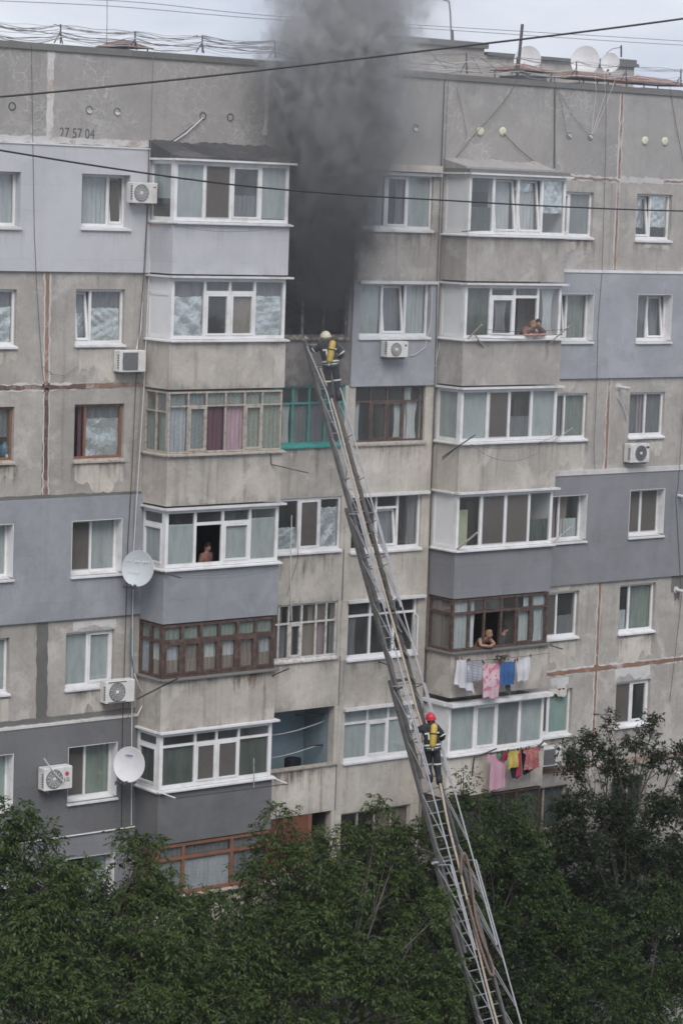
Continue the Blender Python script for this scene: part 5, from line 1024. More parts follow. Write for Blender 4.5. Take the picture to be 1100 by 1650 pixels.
class Fig:
    """body in local axes (x right, y forward, z up), put in place by T"""
    BASE = dict(pelvis=(0, 0, .95), spine=(0, .01, 1.12), chest=(0, .02, 1.33), neck=(0, .03, 1.46), head=(0, .05, 1.56), crown=(0, .05, 1.66),
                shL=(-.17, .02, 1.41), elL=(-.26, -.02, 1.12), wrL=(-.24, .14, .92), shR=(.17, .02, 1.41), elR=(.26, -.02, 1.12), wrR=(.24, .14, .92),
                hipL=(-.10, 0, .90), knL=(-.11, .03, .50), anL=(-.11, -.02, .09), toL=(-.12, .15, .04), hipR=(.10, 0, .90), knR=(.11, .03, .50), anR=(.11, -.02, .09), toR=(.12, .15, .04))
    ED = [('pelvis', 'spine'), ('spine', 'chest'), ('chest', 'neck'), ('neck', 'head'), ('head', 'crown'), ('chest', 'shL'), ('shL', 'elL'), ('elL', 'wrL'), ('chest', 'shR'), ('shR', 'elR'), ('elR', 'wrR'), ('pelvis', 'hipL'), ('hipL', 'knL'), ('knL', 'anL'), ('anL', 'toL'), ('pelvis', 'hipR'), ('hipR', 'knR'), ('knR', 'anR'), ('anR', 'toR')]
    RD = dict(pelvis=(.15, .115), spine=(.14, .105), chest=(.165, .115), neck=.062, head=.088, crown=.075, shL=.075, elL=.052, wrL=.036, shR=.075, elR=.052, wrR=.036, hipL=.095, knL=.065, anL=.045, toL=.038, hipR=.095, knR=.065, anR=.045, toR=.038)
    def __init__(self, T, **J): self.T = T; self.J = {k: Vector(v) for k, v in {**self.BASE, **J}.items()}
    def w(self, p): return self.T @ Vector(p)
    def skin(self, keys=None, grow=1.0, add=0.0, sub=1):
        keys = keys or list(self.BASE); idx = {k: i for i, k in enumerate(keys)}; V = [tuple(self.J[k]) for k in keys]
        E_ = [(idx[a], idx[b_]) for a, b_ in self.ED if a in idx and b_ in idx]
        g = lambda r: tuple(q*grow+add for q in r) if isinstance(r, tuple) else r*grow+add
        vs, fs = skin_geo(V, E_, [g(self.RD[k]) for k in keys], idx.get('pelvis', 0), sub); return [self.w(v) for v in vs], fs
    def head_bits(self, mb):
        h = self.J['head']; f = (self.J.get('face') or Vector((0, 1, 0))).normalized(); r = f.cross(Vector((0, 0, 1))).normalized()
        L_ = lambda p: self.w(p)
        R3 = self.T.to_3x3(); B = R3 @ Matrix((r, f, Vector((0, 0, 1)))).transposed()
        mb.ellipsoid(L_(h+Vector((0, 0, .045))), .078, .095, .115, 14, 10, B)
        mb.ellipsoid(L_(h+f*.095+Vector((0, 0, .03))), .014, .02, .026, 8, 6, B)
        for s in (-1, 1): mb.ellipsoid(L_(h+r*.078*s+Vector((0, 0, .04))), .012, .022, .032, 8, 6, B)
        return B, f, r
    def hand(self, side, d, nrm, curl=.6):
        """palm with four fingers and a thumb, reaching from the wrist along d"""
        wr = self.J['wr'+side]; d = Vector(d).normalized(); n = Vector(nrm); n = (n-d*n.dot(d)).normalized(); a = d.cross(n).normalized()*(1 if side == 'L' else -1); mb = MB()
        q = lambda x, y, z: self.w(wr+d*y+a*x+n*z)
        mb.hexa([q(-.028, -.015, -.016), q(.028, -.015, -.016), q(.028, -.015, .016), q(-.028, -.015, .016), q(-.042, .085, -.014), q(.042, .085, -.014), q(.042, .085, .014), q(-.042, .085, .014)])
        for i, (x, L_) in enumerate(((-.032, .060), (-.011, .075), (.010, .080), (.031, .070))):
            c = curl*(1+.12*i); pts = [q(x, .08, 0)]; ang = 0.0; y, z = .08, 0.0
            for sgm in (.45, .32, .23): ang += c*.75; y += L_*sgm*math.cos(ang); z += L_*sgm*math.sin(ang); pts.append(q(x, y, z))
            mb.tube(pts, [.0095, .009, .0085, .007], 6)
        mb.tube([q(.035, .02, .0), q(.060, .05, .018), q(.055, .078, .034), q(.045, .092, .042)], [.012, .011, .010, .008], 6)
        return mb
def frame_T(o, fwd, up=Vector((0, 0, 1))):
    up = up.normalized(); f = (fwd-up*fwd.dot(up)).normalized(); r = f.cross(up).normalized()
    return Matrix(((r.x, f.x, up.x, o.x), (r.y, f.y, up.y, o.y), (r.z, f.z, up.z, o.z), (0, 0, 0, 1)))
def band(T, c, rx, ry, h, n=22, tilt=(0, 0)):
    mb = MB()
    for j in range(2):
        for i in range(n):
            a = 2*math.pi*i/n; mb.v.append(tuple(T @ (Vector(c)+Vector((rx*math.cos(a), ry*math.sin(a), (j-.5)*h+tilt[0]*math.cos(a)+tilt[1]*math.sin(a))))))
    for i in range(n): mb.f.append((i, (i+1) % n, n+(i+1) % n, n+i))
    return mb
def limb_band(fig, a, b_, f0, f1, r):
    A, B = fig.J[a], fig.J[b_]; mb = MB().tube([fig.w(A.lerp(B, f0)), fig.w(A.lerp(B, f1))], r, 12, False); return mb
def firefighter(label, T, J, helmet, cyl, tilt_h):
    F_ = Fig(T, **J); o0 = F_.w((0, 0, 0)); t = thing('firefighter', o0, label, 'person')
    mb = MB(); vs, fs = F_.skin(); mb.add(vs, fs); B, f, r = F_.head_bits(mb); mb.build('body', M['skin'], t, True)
    keys = [k for k in Fig.BASE if k not in ('head', 'crown', 'toL', 'toR')]; sv_ = dict(Fig.RD)
    vs, fs = F_.skin(keys, 1.22, .016); MB().add(vs, fs).build('turnout_suit', M['turnout'], t, True)
    for s in 'LR':
        an, to = F_.J['an'+s], F_.J['to'+s]; mb = MB().tube([F_.w(an+Vector((0, 0, .14))), F_.w(an), F_.w(an.lerp(to, .3)+Vector((0, 0, -.04)))], [.085, .08, .075], 10); mb.ellipsoid(F_.w(an.lerp(to, .55)), .06, .15, .055, 12, 8, T.to_3x3()); mb.build('boot', M['rubber'], t, True)
        F_.hand(s, J['hd'+s], J['hn'+s], .9).build('glove', M['glove'], t, True)
    # jacket skirt and belts
    pv, sp = F_.J['pelvis'], F_.J['spine']; c = pv.lerp(sp, .25)
    mb = MB()
    for j, (z, gx) in enumerate(((-.14, 1.16), (0, 1.04), (.14, 1.0))):
        for i in range(20): a = 2*math.pi*i/20; mb.v.append(tuple(F_.w(c+Vector((.198*gx*math.cos(a), .155*gx*math.sin(a), z)))))
    for j in range(2):
        for i in range(20): mb.f.append((j*20+i, j*20+(i+1) % 20, (j+1)*20+(i+1) % 20, (j+1)*20+i))
    mb.build('jacket_skirt', M['turnout'], t, True)
    for z in (-.075, .005): band(T, c+Vector((0, 0, z)), .215, .172, .038).build('reflective_band', M['reflective'], t)
    for s in 'LR': limb_band(F_, 'hip'+s, 'kn'+s, .90, .99, .108).build('reflective_band', M['reflective'], t); limb_band(F_, 'sh'+s, 'el'+s, .78, .88, .095).build('reflective_band', M['reflective'], t)
    ch = F_.J['chest']
    for sx_ in (-1, 1):      # angled patches on the back
        b0 = ch+Vector((.10*sx_, -.165, -.06)); mb = MB(); w3 = lambda x, z, y=0: F_.w(b0+Vector((x*sx_, y, z)))
        mb.hexa([w3(-.03, 0), w3(.08, -.005), w3(.08, .03), w3(-.03, .035), w3(-.03, 0, -.012), w3(.08, -.005, -.012), w3(.08, .03, -.012), w3(-.03, .035, -.012)])
        mb.hexa([w3(-.03, -.14), w3(.005, -.14), w3(.005, -.002), w3(-.03, -.002), w3(-.03, -.14, -.012), w3(.005, -.14, -.012), w3(.005, -.002, -.012), w3(-.03, -.002, -.012)]); mb.build('reflective_patch', M['reflective'], t)
    # breathing set on the back
    ax = T.to_3x3() @ Vector((J['cyl'][0], .06, 1)).normalized(); cc = F_.w(ch+Vector((J['cyl'][1], -.235, -.10)))
    cy_ = MB().lathe([(0, -.30), (.05, -.29), (.082, -.24), (.085, .2), (.07, .26), (.03, .285), (0, .29)], cc, ax, 18).build('air_cylinder', M[cyl], t, True)
    MB().lathe([(.09, .02), (.09, .055)], cc, ax, 18).build('strap', M['rubber'], cy_); MB().lathe([(.022, -.37), (.022, -.28)], cc, ax, 8).build('valve', M['alu'], cy_)
    bp = MB(); b3 = lambda x, z, y: F_.w(ch+Vector((x, y, z))); bp.hexa([b3(-.13, -.30, -.13), b3(.13, -.30, -.13), b3(.12, -.30, -.16), b3(-.12, -.30, -.16), b3(-.11, .12, -.12), b3(.11, .12, -.12), b3(.10, .12, -.15), b3(-.10, .12, -.15)]); bp.build('back_plate', M['rubber'], t)
    # helmet: shell, ridge, brim and neck flap
    h = F_.J['head']; hc = F_.w(h+Vector((0, .0, .075))); mb = MB(); Bm = B @ Matrix.Rotation(tilt_h, 3, 'X')
    def fn(i, j):
        th = i*2*math.pi; ph = (-.28+j*.78)*math.pi*.98; k = 1+.10*max(0, math.cos(th*1-math.pi/2))*(1-j)
        p_ = Vector((.118*math.cos(th)*math.cos(ph)*k, .142*math.sin(th)*math.cos(ph)*k, .125*math.sin(ph))); p_.z += .012*math.exp(-(p_.x/.018)**2)*(1 if ph > 0 else 0)
        return hc+Bm @ p_
    mb.grid(fn, 22, 12); hl = mb.build('helmet', M[helmet], t, True)
    MB().tube([hc+Bm @ Vector((.125*math.cos(a), .15*math.sin(a), -.02-.03*(math.sin(a) < 0))) for a in [q*math.pi/12 for q in range(25)]], .013, 6).build('helmet_brim', M[helmet], hl)
    MB().ellipsoid(hc+Bm @ Vector((0, .11, -.03)), .09, .05, .06, 12, 8, Bm).build('visor', M['visor_dark'], hl, True)
    for s in (-1, 1): MB().ellipsoid(hc+Bm @ Vector((.115*s, .0, -.03)), .014, .03, .03, 8, 6, Bm).build('helmet_disc', M['visor_dark'] if helmet == 'helmet_red' else M[helmet], hl, True)
    return t, F_
HF = Vector((AX.x, AX.y, 0)).normalized()
tf = t_at(648); o0 = LP(tf, .13, .10)
T1 = frame_T(o0, HF*.35+Vector((.62, .78, 0))*.75, Vector((0, 0, 1))*1.0+AX*.6-LW_*.05)
f1, F1 = firefighter('firefighter in cream helmet with yellow air cylinder at the ladder top facing the smoking window', T1,
    dict(spine=(-.01, .03, 1.13), chest=(-.02, .06, 1.34), neck=(-.03, .09, 1.50), head=(-.04, .13, 1.58), crown=(-.05, .16, 1.67), face=Vector((-.75, .66, 0)), shL=(-.20, .09, 1.42), elL=(-.38, .20, 1.30), wrL=(-.46, .34, 1.46), shR=(.17, .04, 1.40), elR=(.33, .02, 1.14), wrR=(.24, .24, 1.06), hdL=(-.2, .5, .8), hnL=(.9, .1, 0), hdR=(-.5, .8, 0), hnR=(-.3, -.4, .6),
         knL=(-.12, .10, .50), anL=(-.12, .02, .10), knR=(.12, .05, .50), anR=(.12, 0, .09), cyl=(.30, .02)), 'helmet_cream', 'cylinder_yellow', -.1)
nz0 = F1.w((-.47, .42, 1.50)); nzl = MB().tube([F1.w((-.40, .22, 1.30)), nz0, F1.w((-.50, .62, 1.70))], [.03, .028, .018], 8).build('hose_nozzle', M['alu_dull'], None); tag(nzl, 'metal hose nozzle held up at the burning window', 'nozzle'); base_at(nzl, F1.w((-.40, .22, 1.30)))
tf = t_at(1266); o0 = LP(tf, .04, .03)
T2 = frame_T(o0, HF*.3+Vector((.62, .78, 0))*.8, Vector((0, 0, 1))+AX*.7)
f2, F2 = firefighter('firefighter in red helmet with yellow air cylinder climbing the middle of the ladder', T2,
    dict(spine=(0, .02, 1.12), chest=(.0, .06, 1.33), neck=(.03, .10, 1.49), head=(.05, .13, 1.58), crown=(.06, .15, 1.68), face=Vector((-.2, .95, 0)), shL=(-.18, .06, 1.42), elL=(-.36, .10, 1.36), wrL=(-.36, .28, 1.52), shR=(.18, .05, 1.40), elR=(.31, .02, 1.16), wrR=(.27, .22, 1.08), hdL=(.0, .6, .7), hnL=(.8, .3, 0), hdR=(.1, .9, .1), hnR=(-.8, .1, .3),
         knL=(-.11, .16, .54), anL=(-.11, .08, .16), toL=(-.11, .25, .12), knR=(.10, .05, .50), anR=(.10, 0, .09), cyl=(.18, .02)), 'helmet_red', 'cylinder_yellow', .05)
def resident(label, T, J, shirt, trousers, hair, skinm='skin', sleeves=True, bun=False):
    F_ = Fig(T, **J); t = thing('person', F_.w((0, 0, 0)), label, 'person'); mb = MB(); vs, fs = F_.skin(); mb.add(vs, fs); B, f, r = F_.head_bits(mb)
    body = mb.build('body', M[skinm], t, True); h = F_.J['head']
    for s in (-1, 1):
        MB().ellipsoid(F_.w(h+f*.088+r*.03*s+Vector((0, 0, .055))), .011, .008, .008, 8, 6, B).build('eye', M['hair_dark'], t)
    MB().ellipsoid(F_.w(h+f*.088+Vector((0, 0, -.012))), .024, .008, .007, 8, 6, B).build('mouth', M['shirt_pink'], t)
    def hf(i, j):
        th = i*2*math.pi; ph = (-.10+j*.60)*math.pi; lift = .05*max(0, math.sin(th)); p_ = Vector((.088*math.cos(th)*math.cos(ph), .105*math.sin(th)*math.cos(ph)-.012, .128*math.sin(ph)+lift*(1-j)*1.6)); return F_.w(h+Vector((0, 0, .045)))+B @ p_
    MB().grid(hf, 18, 8).build('hair', M[hair], t, True)
    if bun: MB().ellipsoid(F_.w(h-f*.09+Vector((0, 0, .09))), .05, .05, .05, 10, 8, B).build('hair_bun', M[hair], t, True)
    if shirt: vs, fs = F_.skin([k for k in ('pelvis', 'spine', 'chest', 'neck', 'shL', 'elL', 'shR', 'elR')], 1.12, .012); MB().add(vs, fs).build('shirt', M[shirt], t, True)
    vs, fs = F_.skin(['pelvis', 'hipL', 'knL', 'anL', 'hipR', 'knR', 'anR'], 1.12, .01); MB().add(vs, fs).build('trousers', M[trousers], t, True)
    for s in 'LR': F_.hand(s, J.get('hd'+s, (0, 1, -.1)), J.get('hn'+s, (0, 0, -1)), .45).build('hand', M[skinm], t, True)
    return t
OUT = Vector((0, -1, 0)); 
def stand(u, v, d, zf, fwd=OUT, sc=1.0):
    p = P(u, v, d); T = frame_T(Vector((p.x, -d, zf)), Vector(fwd)); return T @ Matrix.Scale(sc, 4)
lean = dict(spine=(0, .10, 1.10), chest=(0, .28, 1.22), neck=(0, .40, 1.30), head=(0, .47, 1.36), crown=(0, .50, 1.46), shL=(-.17, .30, 1.24), shR=(.17, .30, 1.24), elL=(-.26, .42, 1.10), elR=(.24, .42, 1.10), wrL=(-.04, .50, 1.10), wrR=(.05, .53, 1.10), hdL=(1, .2, 0), hdR=(-1, .2, 0))
zf = Eb[4]+.13
resident('shirtless man leaning on forearms out of the brown-framed balcony above the laundry', stand(768, 1040, DE-.46, zf+(Es[4]-Eb[4]-1.10)), {**lean, 'face': Vector((-.35, .9, 0))}, None, 'jeans', 'hair_brown', 'skin_tan')
resident('person in dark grey shirt standing inside the brown-framed balcony', stand(808, 1040, DE-.40, zf-.05, (.7, -.6, 0), .97), dict(face=Vector((.2, 1, 0))), 'shirt_dark', 'jeans', 'hair_dark')
zf = Eb[1]+.13
resident('person with short dark hair leaning on the white balcony sill beside a smaller one', stand(853, 548, DE-.44, zf+(Es[1]-Eb[1]-1.10), (-.3, -1, 0)), {**lean, 'face': Vector((.2, .9, 0))}, 'shirt_brown', 'jeans', 'hair_dark')
resident('smaller person leaning beside the dark-haired one on the white balcony sill', stand(839, 549, DE-.42, zf+(Es[1]-Eb[1]-1.06), (0, -1, 0), .95), {**lean, 'face': Vector((-.2, .9, 0))}, 'shirt_pink', 'jeans', 'hair_brown')
resident('person in a dusty pink top standing in the dark open pane of the blue-grey balcony', stand(331, 910, DB-.55, Bb[3]+.13+.02, (.35, -.9, 0)), dict(face=Vector((.3, 1, 0))), 'shirt_pink', 'jeans', 'hair_dark', 'skin_tan')
# ================================================================== trees
def crown_mesh(name, pts, outs, leafL, nr, nl, rl, droop, mat, parent, seed, asp=.40):
    """sprays: at every twig end nr leaf stalks fan out and droop, each carrying nl leaflets"""
    rg = np.random.default_rng(seed); K = len(pts); c0 = np.repeat(np.array(pts), nr, 0); o = np.repeat(np.array(outs), nr, 0); m = len(c0)
    a = o*.55+rg.normal(0, .62, (m, 3))+np.array([0, 0, .15]); a /= np.linalg.norm(a, axis=1, keepdims=True)+1e-9; ln = rl*rg.uniform(.6, 1.25, (m, 1))
    t = np.tile(np.linspace(.25, 1, nl), m)[:, None]; A = np.repeat(a, nl, 0); LN_ = np.repeat(ln, nl, 0); n = m*nl
    c = np.repeat(c0, nl, 0)+A*LN_*t+np.array([0, 0, -1.0])*droop*LN_*t*t
    ax = A+np.array([0, 0, -2.0])*droop*t; ax /= np.linalg.norm(ax, axis=1, keepdims=True)+1e-9
    up = np.array([0, 0, 1.0])+rg.normal(0, .35, (n, 3)); s = np.cross(ax, up); s /= np.linalg.norm(s, axis=1, keepdims=True)+1e-9
    sg = np.where(np.arange(n) % 2 == 0, 1.0, -1.0)[:, None]; sg[np.arange(n) % nl == nl-1] *= .15
    d = ax*.75+s*sg*.85+np.array([0, 0, -.22])+rg.normal(0, .18, (n, 3)); d /= np.linalg.norm(d, axis=1, keepdims=True)+1e-9
    w = np.cross(d, up); w /= np.linalg.norm(w, axis=1, keepdims=True)+1e-9; nn = np.cross(w, d); L_ = leafL*rg.uniform(.65, 1.25, (n, 1)); wd = L_*asp
    v = np.empty((n, 4, 3)); v[:, 0] = c; v[:, 1] = c+d*L_*.45+w*wd*.5+nn*L_*.05; v[:, 2] = c+d*L_-nn*L_*.08; v[:, 3] = c+d*L_*.45-w*wd*.5+nn*L_*.05
    v = (v-np.array(parent['_o'])).reshape(-1, 3)
    me = bpy.data.meshes.new(name); me.vertices.add(len(v)); me.vertices.foreach_set('co', v.ravel()); me.loops.add(n*4); me.loops.foreach_set('vertex_index', np.arange(n*4)); me.polygons.add(n); me.polygons.foreach_set('loop_start', np.arange(n)*4); me.update(calc_edges=True)
    tw = np.repeat(rg.uniform(0, .62, K), nr*nl)+np.repeat(rg.uniform(0, .2, m), nl)+rg.uniform(0, .2, n); at = me.attributes.new('tint', 'FLOAT', 'FACE'); at.data.foreach_set('value', np.clip(tw, 0, 1).astype(np.float32)); me.materials.append(mat)
    ob = bpy.data.objects.new(name, me); COL.objects.link(ob); ob.parent = parent; ob['kind'] = 'stuff'; return ob
def tree(label, base, lobes, mat, leafL=.13, dens=52, per=26, spread=.17, droop=.35, seed=1, bark='bark', trunk_r=.16, name='leafy_tree', asp=.42, csub=11, csize=1.0, nr=4, nl=7, rl=.30):
    rn = random.Random(seed); base = Vector(base); t = thing(name, base, label, 'tree', 'trees in front of the building')
    cs = [(P(u, v, d), rx, rz) for u, v, d, rx, rz in lobes]; zlow = min(c.z-rz for c, rx, rz in cs); cen = sum((c for c, _, _ in cs), Vector())/len(cs)
    fork = Vector((base.x*.6+cen.x*.4, base.y*.6+cen.y*.4, max(2.2, min(zlow, cen.z-1.5)))); mb = MB(); mid = base.lerp(fork, .5)+Vector((rn.uniform(-.2, .2), rn.uniform(-.2, .2), 0))
    mb.tube(smooth_pts([base-Vector((0, 0, .1)), mid, fork], 5), [trunk_r*(1.25-.06*i) for i in range(11)], 9); mb.build('trunk', M[bark], t, True)
    pts, outs = [], []; br = MB()
    for c, rx, rz in cs:
        kink = fork.lerp(c, .5)+Vector((rn.uniform(-.4, .4), rn.uniform(-.4, .4), .3*(c-fork).length*.3)); limb = smooth_pts([fork, kink, c], 5); L_ = len(limb)
        br.tube(limb, [max(.010, trunk_r*.28*(1-i/L_)) for i in range(L_)], 6)
        nsub = max(1, int(csub*rx*(rz+.2)))
        for k in range(nsub):
            v = Vector((rn.gauss(0, 1), rn.gauss(0, 1), rn.gauss(0, 1))).normalized(); r = rn.random()**.45; sc_ = c+Vector((v.x*rx, v.y*min(rx, 1.35)*.9, v.z*rz))*r if nsub > 1 else c
            cr = (rn.uniform(.24, .42) if nsub > 1 else max(rx, .15))*csize; a_ = limb[rn.randrange(max(1, L_-4), L_)]
            br.tube([a_, a_.lerp(sc_, .55)+Vector((rn.uniform(-.12, .12), rn.uniform(-.12, .12), rn.uniform(.0, .2))), sc_], [.016, .012, .006], 4, False)
            for i in range(max(3, int(dens*cr*cr))):
                w = Vector((rn.gauss(0, 1), rn.gauss(0, 1), rn.gauss(.35, 1))).normalized(); q_ = w*cr*(rn.random()**.4); q_.z *= .72 if nsub > 1 else rz/max(rx, .15); pts.append(tuple(sc_+q_)); outs.append(tuple(w))
    br.build('branches', M[bark], t, True)['kind'] = 'stuff'
    crown_mesh('crown', pts, outs, leafL, nr, nl, rl, droop, M[mat], t, seed, asp); return t
def gp(u, v, d): p_ = P(u, v, d); return (p_.x, p_.y, 0)
tree('broad walnut tree below the satellite dishes in front of the dark grey wall', gp(120, 1600, 8),
     [(20, 1375, 6.5, .8, .7), (28, 1322, 6.5, .35, .35), (60, 1354, 6.2, .4, .35), (120, 1425, 6.5, .75, .45), (60, 1440, 7.2, 1.3, .8), (205, 1442, 6.2, .9, .7), (228, 1372, 5.6, .55, .45), (255, 1440, 6.2, .55, .8), (90, 1540, 8.4, 1.7, 1.0), (230, 1530, 8, 1.5, .9), (330, 1500, 7.4, .9, .75), (30, 1620, 9.2, 1.5, 1.0), (190, 1630, 9.2, 1.6, .8), (320, 1610, 8.6, 1.2, .9), (300, 1455, 6, .5, .3)], 'leaf_walnut', .12, 72, droop=.38, seed=3, bark='bark', trunk_r=.2, name='walnut_tree', csub=17)
tree('walnut tree with pale arching twigs between the lowest orange-framed balcony and the ladder', gp(540, 1600, 6.8),
     [(443, 1312, 5.2, .26, .26), (420, 1345, 5.2, .22, .25), (455, 1375, 5.4, .7, .5), (410, 1420, 5.6, .6, .6), (535, 1365, 5, 1.0, .5), (607, 1305, 4.6, .35, .3), (600, 1345, 4.6, .55, .4), (650, 1345, 4.4, .55, .5), (520, 1440, 6, 1.2, .8), (640, 1420, 5, .9, .8), (430, 1510, 6.6, 1.1, .9), (560, 1530, 6.8, 1.5, 1.0), (670, 1500, 5.8, .8, .8), (390, 1560, 7, .8, .8), (480, 1620, 7.6, 1.5, .8), (620, 1615, 7.4, 1.4, .8), (722, 1462, 8.3, .42, .35), (700, 1560, 7.6, .7, .9), (715, 1630, 8, .6, .6)], 'leaf_walnut', .12, 72, droop=.38, seed=5, bark='bark_pale', trunk_r=.17, name='walnut_tree', csub=17)
tree('slender young tree rising beside the ladder under the pink night shirt', gp(800, 1600, 3.4),
     [(746, 1262, 2.5, .16, .38), (735, 1300, 2.5, .25, .35), (770, 1290, 2.6, .38, .28), (840, 1310, 2.6, .25, .3), (815, 1330, 2.8, .8, .5), (760, 1360, 3, .8, .7), (840, 1400, 3.2, .9, .75), (750, 1460, 3.6, .9, .9), (840, 1500, 3.8, 1.2, 1.0), (720, 1400, 2.6, .6, .8), (880, 1450, 3.6, .8, .8), (790, 1310, 2.5, .6, .3), (855, 1345, 2.6, .6, .4), (700, 1340, 2.2, .5, .4)], 'leaf_mid', .09, 90, droop=.2, seed=8, trunk_r=.12, name='young_tree', asp=.55, csub=30, csize=.85, nr=4, nl=6, rl=.24)
tree('tall dark pear-like tree covering the lower right wing', gp(1000, 1600, 3.6),
     [(974, 1165, 2.6, .14, .42), (982, 1215, 2.6, .28, .4), (948, 1195, 2.5, .28, .25), (925, 1240, 2.5, .48, .45), (912, 1205, 2.5, .14, .25), (1000, 1245, 2.7, .5, .4), (1025, 1200, 2.6, .28, .25), (1050, 1175, 2.6, .22, .4), (1058, 1225, 2.6, .38, .4), (1095, 1215, 2.6, .3, .35), (915, 1300, 2.8, .65, .5), (985, 1310, 2.9, .85, .6), (1060, 1300, 2.8, .7, .6), (1105, 1290, 2.8, .5, .8), (940, 1370, 3.1, .9, .7), (1040, 1380, 3.2, 1.0, .7), (1100, 1370, 3.2, .7, .7), (985, 1450, 3.5, 1.2, .7), (1015, 1345, 3.0, .8, .5), (1090, 1440, 3.4, .9, .7), (900, 1360, 2.9, .6, .6)], 'leaf_dark', .085, 105, droop=.15, seed=12, trunk_r=.15, name='pear_tree', asp=.62, csub=44, csize=.74, nr=4, nl=6, rl=.2)
tree('mid-green bushy tree filling the yard below the tall dark tree', gp(1050, 1640, 5.2),
     [(900, 1560, 4.6, 1.1, .9), (960, 1510, 4.6, 1.1, .8), (1060, 1480, 4.6, 1.1, .9), (1000, 1590, 5, 1.3, .9), (1090, 1580, 5, 1.1, 1.0), (930, 1640, 5.2, 1.2, .7), (1040, 1650, 5.4, 1.3, .7), (860, 1620, 5, .9, .8)], 'leaf_mid', .09, 84, droop=.2, seed=15, trunk_r=.14, name='bushy_tree', asp=.55, csub=22, nr=4, nl=6, rl=.25)
tree('low dark tree in the shade behind the foot of the ladder', gp(770, 1660, 3.2),
     [(740, 1560, 3.6, 1.0, 1.0), (800, 1600, 4.2, 1.2, .9), (840, 1660, 4.6, 1.3, .8), (720, 1650, 4, 1.2, .8), (660, 1580, 3.2, .9, 1.0), (890, 1640, 3.0, 1.2, 1.0), (600, 1560, 2.6, 1.0, 1.0), (560, 1480, 2.2, 1.0, .8), (660, 1460, 2.2, .9, .9), (780, 1480, 2.2, 1.0, .9), (900, 1500, 2.0, 1.2, .9), (1000, 1540, 2.2, 1.3, .9), (1090, 1520, 2.2, 1.1, 1.0), (960, 1440, 1.9, .9, .6), (1060, 1440, 1.9, .9, .7), (700, 1420, 1.8, .8, .8), (820, 1400, 1.8, .9, .6), (900, 1420, 1.8, .9, .6), (1000, 1390, 1.8, .9, .5), (1090, 1390, 1.8, .8, .6), (880, 1580, 2.4, 1.1, .8), (1050, 1600, 2.6, 1.2, .8), (560, 1420, 1.8, 1.0, .5), (640, 1400, 1.8, .8, .5)], 'leaf_dark', .12, 60, droop=.2, seed=19, trunk_r=.13, name='shade_tree', asp=.55, csub=17, csize=1.15, nr=4, nl=6, rl=.3)
tree('dark shrub-like tree against the wall under the orange-framed balcony', gp(350, 1660, 3.2),
     [(330, 1570, 3.2, 1.2, .8), (230, 1590, 3.5, 1.3, .8), (400, 1600, 3.4, 1.1, 1.0), (120, 1600, 3.6, 1.3, .9), (20, 1560, 3.6, 1.2, 1.0), (480, 1560, 2.8, 1.0, 1.0), (470, 1480, 2.2, .9, .7), (190, 1520, 2.6, 1.2, .7), (80, 1500, 2.6, 1.2, .7), (300, 1520, 2.6, 1.0, .55), (10, 1450, 2.6, .9, .8), (400, 1480, 2.2, .8, .6), (150, 1460, 2.2, .9, .5), (480, 1420, 1.9, .7, .5)], 'leaf_dark', .12, 60, droop=.25, seed=23, trunk_r=.13, name='shade_tree', asp=.55, csub=17, csize=1.15, nr=4, nl=6, rl=.3)
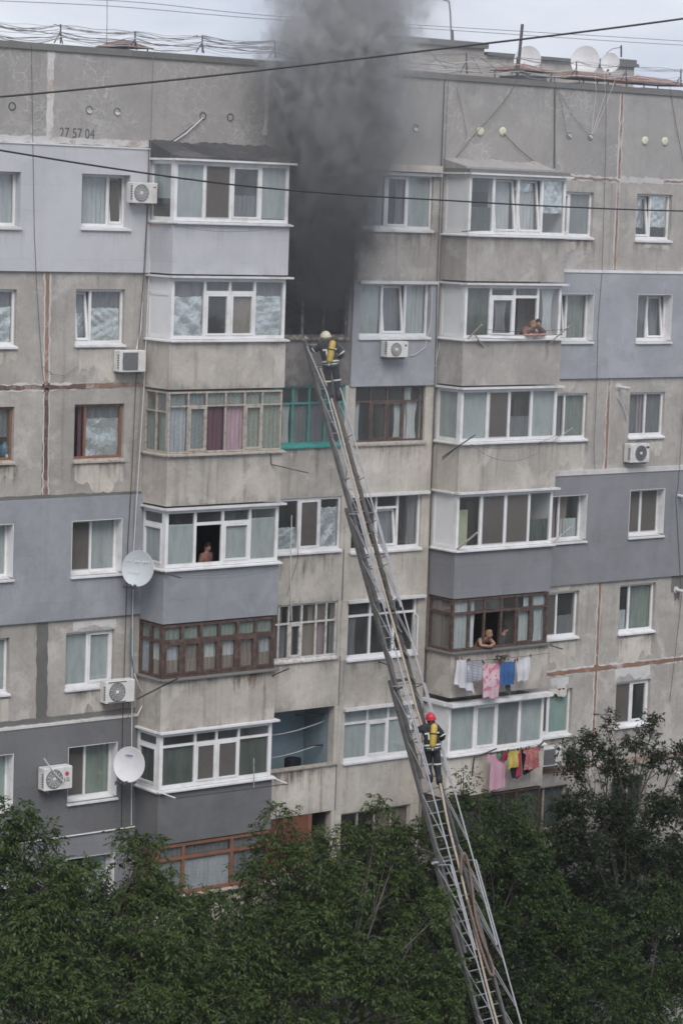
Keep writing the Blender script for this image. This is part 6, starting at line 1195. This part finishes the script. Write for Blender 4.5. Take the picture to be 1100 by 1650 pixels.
# ================================================================== smoke plume from the burning flat
def smoke():
    ctl = [(512, 520, .0, .62), (515, 480, .20, .98), (521, 420, .45, 1.12), (530, 340, .75, 1.25), (538, 250, 1.1, 1.48), (546, 160, 1.5, 1.80), (552, 70, 1.9, 2.1), (560, -20, 2.3, 2.4), (570, -110, 2.7, 2.65)]
    C3 = [P(u, v, d) for u, v, d, r in ctl]; R = [c[3] for c in ctl]; z = np.array([p.z for p in C3]); z0, z1 = z[0], z[-1]; t = (z-z0)/(z1-z0)
    px_, py_, pr_ = (np.polyfit(t, [getattr(p, 'x') for p in C3], 3), np.polyfit(t, [p.y for p in C3], 3), np.polyfit(t, R, 2))
    # closed hull round the plume
    n, m = 20, 18; mb = MB()
    for j in range(m+1):
        tt = -.02+1.02*j/m
        for i in range(n):
            a = 2*math.pi*i/n; rr = np.polyval(pr_, tt)*(1.25+.45*min(1, max(0, tt)*2)); mb.v.append((np.polyval(px_, tt)+rr*math.cos(a), np.polyval(py_, tt)+rr*math.sin(a), z0+(z1-z0)*tt))
    for j in range(m):
        for i in range(n): mb.f.append((j*n+i, j*n+(i+1) % n, (j+1)*n+(i+1) % n, (j+1)*n+i))
    mb.f.append(tuple(reversed(range(n)))); mb.f.append(tuple(m*n+i for i in range(n)))
    b = NB('smoke'); g_ = b.n('ShaderNodeNewGeometry'); sep = b.n('ShaderNodeSeparateXYZ'); b.put(sep.inputs[0], g_.outputs['Position']); X, Y, Z = sep.outputs
    tt = b.math('DIVIDE', b.math('SUBTRACT', Z, float(z0)), float(z1-z0))
    def poly(c):
        acc = float(c[0])
        for q in c[1:]: acc = b.math('ADD', b.math('MULTIPLY', acc, tt), float(q))
        return acc
    # billows: warp the lookup position, stretched upwards
    mp_ = b.pos((1, 1, .72), (0, 0, 0)); n1 = b.node('ShaderNodeTexNoise', {'Scale': .85, 'Detail': 5, 'Roughness': .58}); b.put(n1.inputs['Vector'], mp_)
    n2 = b.node('ShaderNodeTexNoise', {'Scale': 2.6, 'Detail': 5, 'Roughness': .62, 'Distortion': .6}); b.put(n2.inputs['Vector'], mp_)
    s3 = b.n('ShaderNodeSeparateXYZ'); b.put(s3.inputs[0], n1.outputs[1]); rr = poly(pr_)
    wx = b.math('MULTIPLY', b.math('SUBTRACT', s3.outputs[0], .5), b.math('MULTIPLY', rr, 1.25)); wy = b.math('MULTIPLY', b.math('SUBTRACT', s3.outputs[1], .5), b.math('MULTIPLY', rr, 1.0))
    dx = b.math('ADD', b.math('SUBTRACT', X, poly(px_)), wx); dy = b.math('ADD', b.math('SUBTRACT', Y, poly(py_)), wy)
    dist = b.math('SQRT', b.math('ADD', b.math('MULTIPLY', dx, dx), b.math('MULTIPLY', dy, dy))); q = b.math('DIVIDE', dist, rr)
    q = b.math('ADD', q, b.math('MULTIPLY', b.math('SUBTRACT', n2.outputs[0], .5), 1.6))
    core = b.ramp(q, .92, .62); wisp = b.math('MULTIPLY', b.ramp(q, 1.65, .6), .055)
    fall = b.math('MULTIPLY', b.ramp(tt, .0, .95, 9.0, 1.0), b.ramp(tt, .03, .095, .07, 1.0))
    dens = b.math('MULTIPLY', b.math('ADD', core, wisp), fall)
    pv = b.node('ShaderNodeVolumePrincipled', {'Anisotropy': .0}); 
    col = b.mix(b.ramp(tt, .08, .85), (.08, .08, .083), (.72, .715, .71)); b.put(pv.inputs['Color'], col); b.put(pv.inputs['Density'], dens)
    b.t.links.new(pv.outputs[0], b.out.inputs['Volume'])
    o = mb.build('smoke_plume', b.m); tag(o, 'dark grey smoke billowing up from the burning flat past the roof', 'smoke', kind='stuff'); base_at(o, (C3[0].x, C3[0].y, C3[0].z)); return o
smoke()

# thin smoky air over the whole yard
def haze():
    b = NB('haze'); pv = b.node('ShaderNodeVolumePrincipled', {'Color': (.88, .90, .93, 1), 'Density': .0002, 'Anisotropy': .15}); b.t.links.new(pv.outputs[0], b.out.inputs['Volume'])
    o = MB().box(-75, 60, -70, 45, -1.0, 40.0).build('haze', b.m); tag(o, kind='stuff'); o['label'] = 'thin grey smoky haze hanging over the whole yard'; o['category'] = 'haze'
haze()

# thin smoke that has drifted along the upper floors
def veil():
    mb = MB(); c = Vector((1.0, -9.0, 27.0)); n, m = 24, 14
    mb.ellipsoid(c, 26, 8.2, 9.5, n, m); b = NB('smoke_veil')
    pv = b.node('ShaderNodeVolumePrincipled', {'Color': (.80, .81, .83, 1), 'Anisotropy': .1, 'Density': .0045}); b.t.links.new(pv.outputs[0], b.out.inputs['Volume'])
    o = mb.build('smoke_veil', b.m); tag(o, 'faint grey veil of drifted smoke in front of the upper floors', 'smoke', kind='stuff'); base_at(o, c)
veil()
